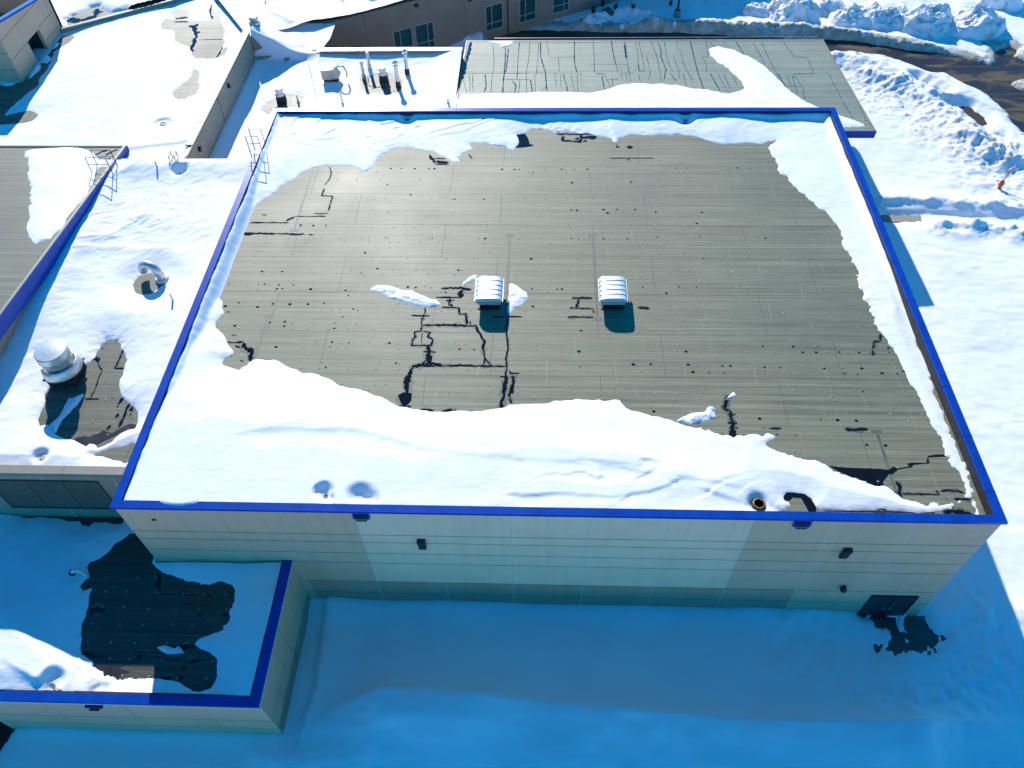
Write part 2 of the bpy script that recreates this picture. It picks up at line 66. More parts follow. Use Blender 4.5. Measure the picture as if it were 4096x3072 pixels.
D_SNOW = [(-17.16,29.21),(-16.38,29.47),(-15.1,29.65),(-13.34,29.74),(-12.87,29.48),(-12.45,29.13),(-11.73,28.46),(-10.73,27.3),(-10.86,26.98),(-10.86,26.25),(-10.59,25.7),(-10.47,24.78),(-10.36,23.73),(-10.4,22.85),(-10.52,22.16),(-10.52,21.04),(-10.3,19.82),(-10.56,19.16),(-10.55,18.64),(-10.81,18.51),(-11.23,18.25),(-11.56,18.38),(-11.99,18.89),(-12.26,19.28),(-12.86,20.88),(-13.43,22),(-14.21,23.74),(-13.43,22.27),(-14.27,23.86),(-15.03,25.38),(-15.74,26.96),(-16.25,27.95),(-16.71,28.45)]
E_SNOW = [(12.25,35.99),(12.83,40.94),(14.96,41.08),(15.97,41.03),(18,41.13),(19.61,41.45),(21.64,41.38),(23.05,41.22),(24.58,41.65),(25.63,42.42),(26.79,42.86),(27.29,42.81),(28.71,42.74),(29.53,42.73),(30.61,42.39),(31.75,41.83),(32.92,41.61),(33.67,41.28),(34.42,40.95),(35.06,41.27),(35.8,41.81),(35.86,43.04),(35.67,43.72),(35.48,44.41),(35.01,45.35),(34.74,46.31),(34.32,47.05),(34.04,48.04),(34,49.31),(34.27,49.69),(34.88,50.13),(35.36,49.68),(36.16,49.29),(36.75,48.27),(37.24,48.01),(37.24,47.89),(37.72,47.02),(38.17,46.04),(38.47,44.86),(38.81,43.47),(39.18,42.35),(39.55,41.25),(40.01,40.18),(40.43,39.45),(40.98,38.72),(41.72,38.01),(42.35,37.31),(43.2,36.43),(43.88,35.85),(43.76,35.61),(42.3,35.47),(41.39,34.82)]
E_PATCH = [(14.28,51.08),(14.94,51.48),(16.07,51.55),(17.2,51.46),(16.19,51.55),(17.1,51.19),(16.67,50.52),(16.24,50.13),(15.8,50.01),(15.57,50.01),(15.66,50.4),(14.87,50.68)]
E_CRACKS = [[(16.09,49.87),(16.15,46.95),(16.17,43.61),(16.17,41.14)],[(16.32,49.61),(16.36,47.44),(16.31,45.49)],[(17.27,51.05),(17.27,48.44),(17.27,45.48),(17.27,43.6)],[(18.23,51.04),(18.2,47.68),(18.02,44.76),(18.14,41.35)],[(19.18,51.03),(19.24,47.92),(19.65,44.99),(19.76,42.23),(19.8,41.45)],[(19.01,51.03),(18.99,47.42),(18.87,44.52)],[(19.74,51.29),(19.97,47.91)],[(19.97,47.84),(22.08,47.82)],[(22.26,51.27),(22.15,47.39),(22.31,44.85)],[(22.35,44.73),(22.29,42.21),(22.34,41.22)],[(20.78,47.78),(20.84,44.98)],[(23.94,51.25),(23.88,47.88),(23.8,44.84)],[(25.56,51.23),(25.58,48.62),(25.67,46.5)],[(25.67,46.43),(25.78,44.83)],[(26.72,51.22),(26.71,48.61),(26.69,46.62),(26.69,44.47),(26.75,43.09)],[(27.7,50.94),(27.76,48.86),(27.6,46.49)],[(27.6,46.49),(27.58,45.17),(28.04,45.05)],[(28,51.21),(28.07,47.34),(28.05,45.16)],[(28.46,48.09),(28.5,44.93),(28.22,43.54)],[(29.11,51.19),(29.32,48.08),(29.3,45.16),(29.25,43.07)],[(29.72,51.19),(29.82,49.35),(29.67,47.83),(29.85,45.39),(29.5,43.53)],[(30.28,51.18),(30.15,47.33),(30.37,44.91)],[(31.38,51.17),(31.29,49.34),(31.54,49.2),(31.43,46.82),(31.66,44.44),(31.86,43.51)],[(30.58,47.82),(30.8,47.82),(30.89,44.91),(30.76,43.75)],[(32.6,51.16),(32.51,47.8),(32.45,44.9),(32.54,41.72)],[(34.03,51.14),(33.72,47.92),(33.25,47.8),(33.37,46.32),(33.19,44.89)],[(34.07,44.65),(34.27,42.6),(34.45,41.17)],[(20.44,44.74),(20.6,42.22)],[(21.17,44.62),(21.36,42.89),(21.49,41.44)],[(19.7,44.75),(19.71,42.23),(19.31,41.56)],[(23.89,44.6),(24.62,44.53),(25.01,42.2)],[(15.81,44.78),(19.18,44.8),(22.33,44.73)],[(22.32,44.57),(22.84,44.56)],[(23.89,44.72),(24.73,44.67)],[(25.93,44.75),(27.13,44.7)],[(23.43,46.45),(26.83,46.42)],[(24.88,43.62),(25.76,43.62)],[(25.98,44.71),(26.1,43.32)],[(26.4,44.7),(26.44,43.09)],[(27.47,44.46),(27.52,43.08)],[(30.14,44.68),(30.49,43.18)],[(31.18,44.67),(31.21,42.39)],[(35.27,44.41),(35.34,42.37)],[(34.55,44.42),(34.7,41.49)],[(33.45,44.66),(33.8,41.5)],[(16.17,43.61),(18.41,43.59)],[(16.91,43.37),(17.2,42.46),(17.19,41.14)],[(17.53,43.6),(17.49,41.13)],[(18.41,43.59),(18.6,41.35)],[(18.76,44.52),(18.85,41.35)],[(20.96,44.51),(20.94,42)],[(21.8,44.5),(22.04,41.33)],[(24.4,44.25),(24.48,41.76)],[(25.24,43.55),(25.19,42.2)],[(34.33,50.87),(34.62,49.82)],[(35.56,50.99),(36.01,49.03)],[(36.63,50.85),(36.9,48.52)],[(38.09,50.83),(38.28,47.75),(38.25,45.33)],[(38.85,50.82),(38.87,47.75),(38.93,44.85)],[(40.79,50.94),(41.09,47.73)],[(41.09,47.73),(42.14,47.72)],[(42.14,47.72),(42.05,44.55)],[(43.2,44.48),(43.18,42.33),(43.13,40.59),(43.14,38.72),(43.18,36.72)],[(40.32,44.38),(40.53,42.12),(40.25,39.97)],[(38.96,44.74),(39.18,42.35)],[(40.27,44.38),(40.07,43.46),(39.9,41.03)],[(39.12,44.5),(39.07,43.24)],[(39.71,44.38),(39.68,42.35)],[(40.35,44.52),(42.03,44.51)],[(42.87,44.6),(43.32,44.55)],[(37.23,47.81),(38.29,47.8)],[(44.31,40.06),(44.16,37.91),(44.06,36.53)],[(43.91,36.49),(44.3,36.43)],[(39.16,42.24),(40.55,42.19)],[(14.94,50.28),(15.23,46.71),(15.17,43.61),(15.24,41.25)],[(16.07,50),(16.19,45.49),(16.11,43.61),(16.26,41.25)],[(16.36,49.74),(16.3,45.49),(16.18,44.54)],[(17.32,51.05),(17.25,47.43),(17.3,43.83)],[(13.23,44.56),(13.51,41.37)],[(13.49,44.56),(13.76,41.37)],[(14.55,44.55),(14.77,42.48),(14.68,41.26)],[(12.77,43.63),(13.26,41.26)],[(12.58,44.8),(17.8,44.72)],[(16.16,43.61),(17.95,43.6)],[(16.9,43.37),(17.24,42.46),(17.17,41.24)]]
E_WIDECRACK = [(12.87,51.1),(12.87,48.74),(12.73,46.97),(12.73,44.8),(12.61,43.63)]
E_WIDECRACK2 = [(26.74,50.69),(26.66,48.87),(26.68,47.6)]
G_BARE = [[(-13.79,51.24),(-13.63,51.82),(-13.06,51.82),(-12.43,51.57),(-11.96,50.75),(-11.55,49.37),(-10.66,49.36),(-9.84,49.58),(-10.05,50.73),(-10.6,51.9),(-10.6,53.1),(-10.06,53.21),(-9.52,51.65),(-9.1,50.72),(-8.95,49.57),(-8.38,48.89),(-7.74,46.69),(-7.46,45.84),(-7.49,44.59),(-7.02,44.79),(-6.96,43.76),(-7.42,43.16),(-8.3,42.97),(-9.19,43.17),(-9.84,43.99),(-10.15,45.02),(-10.81,45.44),(-11.75,46.09),(-12.15,47.38),(-12.68,48.04),(-13.63,48.28),(-14.03,49.17),(-13.88,49.74),(-13.02,49.84),(-13.35,50.53)],[(-9.01,40.82),(-8.77,41.4),(-8.26,41.2),(-8.03,40.25),(-7.91,39.31),(-7.59,38.02),(-7.82,37.49),(-8.35,36.95),(-8.78,36.78),(-9.35,37.67),(-9.42,38.21),(-9.05,38.94),(-8.87,39.68),(-8.75,40.63)],[(-24.7,38.83),(-22.08,39.56),(-22,42.27),(-21.94,43.88),(-21.94,45.96),(-21.94,47.04),(-21.06,47.03),(-20.78,46.6),(-20.96,45.96),(-21.38,45.11),(-21.47,44.28),(-21.12,42.66),(-20.96,41.28),(-20.97,40.31),(-20.72,39),(-20.93,38.08),(-21.24,37.17),(-21.46,36.11),(-21.56,35.25),(-21.43,34.73),(-19.84,35.33),(-18.98,34.9),(-18.84,34.56),(-19.01,34.05),(-19.59,33.64),(-22.2,33.48)]]
G_PATCHES = [[(-21.99,39.94),(-22.06,40.7),(-22.04,41.87),(-21.79,42.26),(-21.56,41.48),(-21.65,40.7),(-21.77,40.03)],[(-23.71,39.1),(-23.57,39.48),(-23.1,39.57),(-22.59,39.34),(-22.85,39.01),(-23.33,38.95)],[(-22.34,43.07),(-22.13,43.57),(-21.64,43.67),(-21.28,43.06),(-21.35,42.46),(-21.92,42.56)],[(-21.91,44.7),(-21.94,45.44),(-21.78,45.96),(-21.62,45.43),(-21.73,44.91)]]
G_PUDDLES = [[([(-10.71,49.14),(-10.84,48.47),(-10.17,46.93),(-10.02,45.65),(-9.91,44.19)],0.281),([(-11.35,48.7),(-10.76,48.58)],1.021),([(-10.58,47.58),(-10.01,47.47)],0.318),([(-12.92,50.07),(-11.93,50.29)],0.192),([(-10.46,52.62),(-10.18,51.19),(-9.63,50.03)],0.135),([(-7.39,45),(-7.42,43.36)],0.126),([(-12.91,49.5),(-11.57,49.44)],0.142),([(-9.77,46.28),(-7.65,46.35)],0.088)]]
I_BARE = [(-22.3,49.1),(-21.97,50.24),(-21.29,50.81),(-20.92,51.63),(-20.33,51.86),(-19.52,50.91),(-18.83,50.55),(-18.35,50.78),(-17.56,50.77),(-18.51,49.97),(-20.01,48.62),(-21.41,47.97),(-21.96,48.53)]
I_PUDDLES = [[([(-22.16,48.76),(-22.03,49.55),(-21.11,49.2),(-20.35,49.53),(-20.05,50.22),(-20.27,51.39)],0.393),([(-21.92,48.98),(-20.98,48.86)],0.242),([(-19.98,50.91),(-19.54,50.79)],0.249)]]
F_BARE = [[(4.06,43.09),(3.98,44.28),(5,44.58),(5.95,44.67),(7.26,44.36),(7.64,43.46),(7.68,42.68),(7.47,41.81),(6.59,41.44),(5.32,41.63),(4.39,42.31)],[(-3.34,39.5),(-3.1,40.24),(-2.34,40.99),(-1.69,41.37),(-0.75,41.37),(-0.36,40.99),(-0.16,40.24),(-0.14,39.4),(-2.37,39.32),(-2.39,38.95),(-2.61,38.59),(-3.37,39.23)]]
J_BARE = [[(-0.2,59.13),(-0.09,59.91),(1.63,59.89),(3.34,59.08),(2.6,58.31),(1.25,57.69),(0.58,58.08),(0.25,58.6)]]
ROAD = [(13.76,63.79),(17.45,64.96),(22.79,64.68),(28.07,64.3),(33.34,64.25),(39.78,63.54),(43.59,63.08),(48.52,62.67),(51.62,62.27),(54.85,61.06),(58.06,60.02),(60.38,59.5),(62.42,58.26),(63.58,57.38),(64.2,57.76),(64.47,59.22),(65.64,60.46),(66.81,60.96),(67.49,60.45),(66.58,58.96),(67.18,58.22),(69.21,53.99),(64.16,41.44),(62.33,45.2),(62.12,46.78),(62.12,49.23),(61.42,51.8),(59.83,54.04),(58.76,55.89),(56.91,56.14),(55.09,58.31),(52.87,59.21),(50.47,59.58),(48.6,59.59),(47.27,58.61),(14,58.85)]
ROAD_ISLAND = [(64.53,54.02),(65.44,54.56),(67.09,54.55),(66.84,50.92),(64.95,52.23),(64.44,53.12)]
DIRT = [[(57.84,49.55),(58.54,49.97),(59.26,49.76),(59.66,48.92),(59.94,48.1),(59.92,47.09),(59.23,46.69),(58.88,46.29),(58.71,47.09),(58.31,47.9),(57.91,48.72)],[(56.7,52.9),(57.23,53.12),(57.61,52.46),(57.01,52.02),(56.65,52.35)],[(55.5,54.83),(55.97,54.82),(55.96,54.37),(56.62,54.02),(56.5,53.8),(55.91,53.8),(55.52,54.48)],[(57.11,49.77),(57.66,50.08),(57.79,49.76),(57.32,49.35)],[(95.35,70.71),(95.36,70.71),(95.34,70.68)]]
PATH = [(46.71,34.25),(47.77,34.13),(49.63,33.77),(49.88,33.59),(48.07,33.44),(46.59,33.44)]
PAD = [[(36.91,0.08),(38.87,0.02),(38.87,-0.67),(38.91,-1.34),(38.76,-1.75),(38.27,-1.69),(38.46,-1.22),(38.23,-0.89),(38.06,-0.55),(37.59,-0.36),(37.18,-0.16)],[(38.97,0.03),(40.12,0.06),(40.17,-0.44),(40.49,-0.91),(40.48,-1.31),(40.24,-1.71),(39.06,-1.84),(39.04,-1.67),(39.13,-1.14),(39.02,-0.6)],[(36.8,-1.39),(37.18,-1.45),(37.51,-1.64),(37.35,-1.78),(36.85,-1.73)]]
SPLAT = [[(39.2,-2),(39.63,-1.86),(40.4,-1.81),(41.54,-1.82),(40.88,-1.91),(40.22,-2.01),(39.55,-2.12)],[(40.7,-1.03),(40.97,-1),(40.89,-1.26),(40.6,-1.37)],[(36.66,-3.47),(37.28,-3.26),(37.38,-3.32),(36.96,-3.52)],[(37.44,-2.88),(37.73,-2.74),(37.58,-3.07),(37.41,-3.01)]]
ZB_DECK = 4.65
ZC_DECK = 8.45
ZF_DECK = 6.25
ZG_DECK = 8.55
ZI_DECK = 8.85

# ---------------- materials ----------------
def nmat(name):
    m = bpy.data.materials.new(name); m.use_nodes = True
    nt = m.node_tree; b = nt.nodes['Principled BSDF']
    return m, nt, b
class NT:
    """short-hand for wiring nodes"""
    def __init__(s, nt):
        s.nt = nt; tc = nt.nodes.new('ShaderNodeTexCoord'); s.co = tc.outputs['Object']
    def n(s, t, **kw):
        x = s.nt.nodes.new(t)
        for k, v in kw.items(): setattr(x, k, v)
        return x
    def link(s, a, b): s.nt.links.new(a, b)
    def mapping(s, scale=(1, 1, 1), loc=(0, 0, 0), rot=(0, 0, 0)):
        m = s.n('ShaderNodeMapping'); m.inputs['Scale'].default_value = scale
        m.inputs['Location'].default_value = loc; m.inputs['Rotation'].default_value = rot
        s.link(s.co, m.inputs[0]); return m.outputs[0]
    def noise(s, scale, detail=4, rough=.55, vec=None, dist=0):
        x = s.n('ShaderNodeTexNoise'); x.inputs['Scale'].default_value = scale
        x.inputs['Detail'].default_value = detail; x.inputs['Roughness'].default_value = rough
        x.inputs['Distortion'].default_value = dist
        s.link(vec if vec is not None else s.co, x.inputs['Vector']); return x.outputs['Fac']
    def ramp(s, fac, stops):
        r = s.n('ShaderNodeValToRGB'); e = r.color_ramp.elements
        while len(e) < len(stops): e.new(0.5)
        for i, (p, c) in enumerate(stops):
            e[i].position = p; e[i].color = (*c, 1) if not isinstance(c, (int, float)) else (c, c, c, 1)
        s.link(fac, r.inputs[0]); return r.outputs[0]
    def mix(s, fac, a, b, mode='MIX'):
        x = s.n('ShaderNodeMix'); x.data_type = 'RGBA'; x.blend_type = mode
        for i, v in ((0, fac), (6, a), (7, b)):
            if isinstance(v, (int, float)): x.inputs[i].default_value = v if i == 0 else (v, v, v, 1)
            elif isinstance(v, tuple): x.inputs[i].default_value = (*v, 1)
            else: s.link(v, x.inputs[i])
        return x.outputs[2]
    def math(s, op, a, b=0.0):
        x = s.n('ShaderNodeMath'); x.operation = op
        for i, v in ((0, a), (1, b)):
            if isinstance(v, (int, float)): x.inputs[i].default_value = v
            else: s.link(v, x.inputs[i])
        return x.outputs[0]
    def bump(s, h, strength, dist, prev=None):
        x = s.n('ShaderNodeBump'); x.inputs['Strength'].default_value = strength
        x.inputs['Distance'].default_value = dist; s.link(h, x.inputs['Height'])
        if prev is not None: s.link(prev, x.inputs['Normal'])
        return x.outputs[0]

def plain(name, col, rough=.5, metal=0.0, var=.12, scale=3.0, bump=0.0, spec=.5):
    m, nt, b = nmat(name); w = NT(nt)
    f = w.noise(scale, 5, .6)
    lo = tuple(c * (1 - var) for c in col); hi = tuple(min(1, c * (1 + var)) for c in col)
    w.link(w.ramp(f, [(.3, lo), (.7, hi)]), b.inputs['Base Color'])
    b.inputs['Roughness'].default_value = rough; b.inputs['Metallic'].default_value = metal
    b.inputs['Specular IOR Level'].default_value = spec
    if bump: w.link(w.bump(w.noise(scale * 12, 4), bump, .01), b.inputs['Normal'])
    return m

def wall_mat(name, col):
    """sandblasted precast: faint panel blotches and run-off streaks"""
    m, nt, b = nmat(name); w = NT(nt)
    c = w.ramp(w.noise(.45, 5, .6), [(.3, tuple(x * .93 for x in col)), (.7, tuple(min(1, x * 1.05) for x in col))])
    st = w.ramp(w.noise(1.0, 5, .7, w.mapping((2.6, 2.6, .10))), [(.36, .84), (.52, 1.0)])
    c = w.mix(.42, c, st, 'MULTIPLY')
    gr = w.ramp(w.noise(26, 3, .6), [(.3, .94), (.7, 1.04)])
    c = w.mix(.8, c, gr, 'MULTIPLY')
    w.link(c, b.inputs['Base Color']); b.inputs['Roughness'].default_value = .85
    b.inputs['Specular IOR Level'].default_value = .2
    w.link(w.bump(w.noise(18, 4), .25, .01), b.inputs['Normal']); return m

def snow_mat(name, dirty=0.0, rough_bump=1.0, rot=0.5):
    m, nt, b = nmat(name); w = NT(nt)
    base = w.ramp(w.noise(.35, 4), [(.3, SNOW_A), (.7, SNOW_B)])
    if dirty:
        d = w.ramp(w.noise(1.1, 6, .65, dist=.6), [(.50, 0.0), (.72, 1.0)])
        base = w.mix(w.math('MULTIPLY', d, dirty), base, (.33, .29, .22))
    w.link(base, b.inputs['Base Color'])
    b.inputs['Roughness'].default_value = .62; b.inputs['Specular IOR Level'].default_value = .25
    v = w.mapping((.55, 2.4, 1), rot=(0, 0, rot))
    sast = w.noise(1.5, 7, .66, v, .4)             # wind ripples
    fine = w.noise(9, 4, .65, w.mapping((.55, 1.6, 1), rot=(0, 0, rot)))
    n1 = w.bump(sast, .24 * rough_bump, .08)
    n2 = w.bump(fine, .28 * rough_bump, .02, n1)
    w.link(n2, b.inputs['Normal'])
    return m

SNOW_A = (.79, .82, .87); SNOW_B = (.84, .865, .905)
M = {}
M['snow'] = snow_mat('snow_roof')
M['snow_ground'] = snow_mat('snow_ground', rough_bump=.8, rot=-.3)
M['snow_plowed'] = snow_mat('snow_plowed', dirty=.8, rough_bump=1.6)

def slush_mat():
    m, nt, b = nmat('dirty_slush'); w = NT(nt)
    f = w.noise(.9, 7, .68, dist=.5)
    w.link(w.ramp(f, [(.32, (.20, .19, .15)), (.5, (.42, .42, .36)), (.68, (.66, .67, .63))]), b.inputs['Base Color'])
    b.inputs['Roughness'].default_value = .6
    w.link(w.bump(w.noise(5, 6, .7), .6, .06), b.inputs['Normal']); return m
M['slush'] = slush_mat()

def membrane(name, a, b_, c, seed=0.0):
    """grey rubber roofing: long faint ribs across, welded sheets, scuffs"""
    m, nt, b = nmat(name); w = NT(nt)
    big = w.noise(.12, 4, .55, w.mapping((1, 1, 1), (seed, seed, 0)))
    col = w.ramp(big, [(.25, a), (.5, b_), (.75, c)])
    ribs = w.noise(1.0, 5, .7, w.mapping((.16, 5.5, 1), (seed, 0, 0)))
    col = w.mix(.75, col, w.ramp(ribs, [(.3, .55), (.5, .92), (.72, 1.12)]), 'MULTIPLY')
    fine = w.noise(1.0, 3, .6, w.mapping((.5, 16, 1), (3 + seed, 0, 0)))
    col = w.mix(.5, col, w.ramp(fine, [(.3, .72), (.6, 1.05)]), 'MULTIPLY')
    lines = w.noise(1.0, 2, .5, w.mapping((.035, 7.5, 1), (11 + seed, 2, 0)))
    ln = w.ramp(lines, [(.40, 1.0), (.445, 0.0)]); ln2 = w.ramp(lines, [(.57, 0.0), (.60, 1.0), (.63, 0.0)])
    col = w.mix(w.math('MULTIPLY', ln, w.ramp(w.noise(.3, 3, .6), [(.35, .12), (.65, .75)])), col, tuple(x * .5 for x in b_))
    col = w.mix(w.math('MULTIPLY', ln2, w.ramp(w.noise(.22, 3, .6), [(.38, .0), (.62, .6)])), col, tuple(min(1, x * 1.7) for x in c))
    def brick(width, height, off, mort, loc):
        t = w.n('ShaderNodeTexBrick'); t.offset = off; t.offset_frequency = 2
        t.inputs['Scale'].default_value = 1.0; t.inputs['Brick Width'].default_value = width
        t.inputs['Row Height'].default_value = height; t.inputs['Mortar Size'].default_value = mort
        t.inputs['Mortar Smooth'].default_value = .2
        w.link(w.mapping((1, 1, 1), loc), t.inputs['Vector']); return t.outputs['Fac']
    s1 = brick(9.1, 3.05, .37, .022, (1.3, .55, 0))
    s2 = brick(3.6, 1.52, .43, .02, (.2, .9, 0))
    s3 = brick(5.2, .76, .31, .012, (2.2, .1, 0))
    brk = w.ramp(w.noise(.5, 2), [(.40, 0.0), (.55, 1.0)])
    col = w.mix(w.math('MULTIPLY', s1, .6), col, tuple(x * .35 for x in b_))
    col = w.mix(w.math('MULTIPLY', w.math('MULTIPLY', s2, brk), .38), col, tuple(min(1, x * 1.7) for x in c))
    col = w.mix(w.math('MULTIPLY', w.math('MULTIPLY', s3, w.math('SUBTRACT', 1.0, brk)), .4), col, tuple(x * .5 for x in b_))
    scuff = w.ramp(w.noise(.8, 8, .75, dist=1.2), [(.60, 0.0), (.75, 1.0)])
    col = w.mix(w.math('MULTIPLY', scuff, .22), col, tuple(min(1, x * 1.8) for x in c))
    w.link(col, b.inputs['Base Color'])
    w.link(w.ramp(big, [(.3, .52), (.7, .64)]), b.inputs['Roughness'])
    b.inputs['Specular IOR Level'].default_value = .45
    n1 = w.bump(ribs, .35, .02); n2 = w.bump(s1, .5, .02, n1)
    w.link(n2, b.inputs['Normal'])
    return m
M['membrane'] = membrane('roof_membrane', (.146, .152, .104), (.190, .194, .128), (.222, .220, .146))
M['membrane_green'] = membrane('roof_membrane_pale', (.175, .21, .165), (.20, .235, .18), (.225, .255, .195), 5.0)
M['membrane_tan'] = membrane('roof_membrane_tan', (.10, .112, .085), (.122, .132, .096), (.145, .15, .11), 9.0)
M['membrane_shaded'] = membrane('roof_membrane_shaded', (.045, .044, .038), (.06, .058, .048), (.09, .085, .066), 13.0)  # darker membrane for the low wing, with its shade put into the colour
M['tape'] = plain('seam_tape', (.10, .105, .078), .6, var=.3, scale=1.5)
M['plate'] = plain('fastener_plate', (.21, .21, .165), .55, var=.35, scale=2)
M['wet'] = plain('standing_water', (.007, .007, .009), .06, var=.3, scale=1.0, spec=.3)
M['damp'] = plain('drying_margin', (.085, .09, .068), .55, var=.35, scale=2.5, spec=.4)
M['wet_brown'] = plain('shallow_meltwater', (.035, .03, .03), .25, var=.4, scale=1.5)
M['blue'] = plain('blue_coping', (.003, .05, .35), .27, .0, .16, 1.3, spec=.24)
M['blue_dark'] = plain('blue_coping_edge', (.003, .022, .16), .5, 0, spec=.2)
M['joint_recess_dark'] = plain('dark_joint_and_recess', (.03, .03, .035), .7)
M['joint_pale'] = plain('pale_sealant', (.55, .57, .55), .6)
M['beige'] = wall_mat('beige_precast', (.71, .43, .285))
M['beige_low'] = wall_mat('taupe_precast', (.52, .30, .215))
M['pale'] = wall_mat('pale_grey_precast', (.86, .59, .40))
M['taupe'] = plain('taupe_wall', (.31, .235, .175), .85, var=.1, scale=.6, bump=.3)
M['trim'] = plain('beige_trim', (.25, .24, .19), .5, .1, .06)
M['cap_beige'] = plain('beige_cap', (.46, .40, .28), .5, .1, .06)
M['parapet'] = plain('parapet_flashing', (.020, .016, .016), .7, var=.35, scale=2)
M['steel'] = plain('brushed_steel', (.66, .66, .63), .36, .6, .10, 5)
M['zinc'] = plain('galvanised_steel', (.55, .56, .55), .38, .75, .15, 6)
M['alum'] = plain('mill_aluminium', (.72, .73, .72), .38, .35, .05, 2)
M['dark_slat'] = plain('louvre_slat', (.15, .115, .085), .7, .0)
M['dark'] = plain('dark_metal', (.03, .03, .035), .5, .3)
M['black'] = plain('black_housing', (.012, .012, .013), .45)
M['ladder'] = plain('ladder_paint', (.055, .05, .10), .45, .3)
M['white'] = plain('white_pvc', (.7, .7, .68), .5)
M['cream'] = plain('cream_enamel', (.55, .52, .42), .5)
M['door'] = plain('door_paint', (.022, .03, .042), .45)
M['glass'] = plain('window_glass', (.015, .085, .085), .12, 0, .3, .4)
M['frame'] = plain('window_frame', (.5, .51, .5), .45, .3)
M['concrete'] = plain('concrete', (.30, .28, .24), .85, var=.2, scale=4, bump=.3)
M['brass'] = plain('brass_grate', (.35, .24, .10), .45, .6)
M['rust'] = plain('drain_rust', (.06, .028, .022), .8, var=.4, scale=9)
M['orange'] = plain('orange_paint', (.55, .09, .02), .5)
M['red'] = plain('red_paint', (.5, .02, .03), .5)
M['twig'] = plain('dry_twigs', (.05, .032, .02), .9)
M['rock'] = plain('dark_rock', (.09, .075, .065), .9, var=.4, scale=5, bump=.5)
def ground_mat():
    m, nt, b = nmat('dead_lawn'); w = NT(nt)
    w.link(w.ramp(w.noise(2.5, 8, .7), [(.3, (.018, .013, .009)), (.55, (.045, .033, .018)), (.75, (.075, .055, .028))]), b.inputs['Base Color'])
    b.inputs['Roughness'].default_value = .95
    w.link(w.bump(w.noise(9, 6, .7), .8, .05), b.inputs['Normal']); return m
def road_mat():
    m, nt, b = nmat('wet_asphalt'); w = NT(nt)
    f = w.noise(.42, 6, .6, w.mapping((.45, 1.5, 1), rot=(0, 0, .55)), .7)
    w.link(w.ramp(f, [(.46, (.028, .020, .026)), (.50, (.034, .026, .028)), (.56, (.085, .07, .042)), (.72, (.12, .10, .06))]), b.inputs['Base Color'])
    w.link(w.ramp(f, [(.47, .35), (.55, .75)]), b.inputs['Roughness'])
    b.inputs['Specular IOR Level'].default_value = .3
    w.link(w.bump(w.noise(25, 4), .3, .01), b.inputs['Normal']); return m
M['lawn'] = ground_mat(); M['road'] = road_mat()
M['debris'] = plain('road_grit', (.03, .026, .022), .9, var=.5, scale=8)

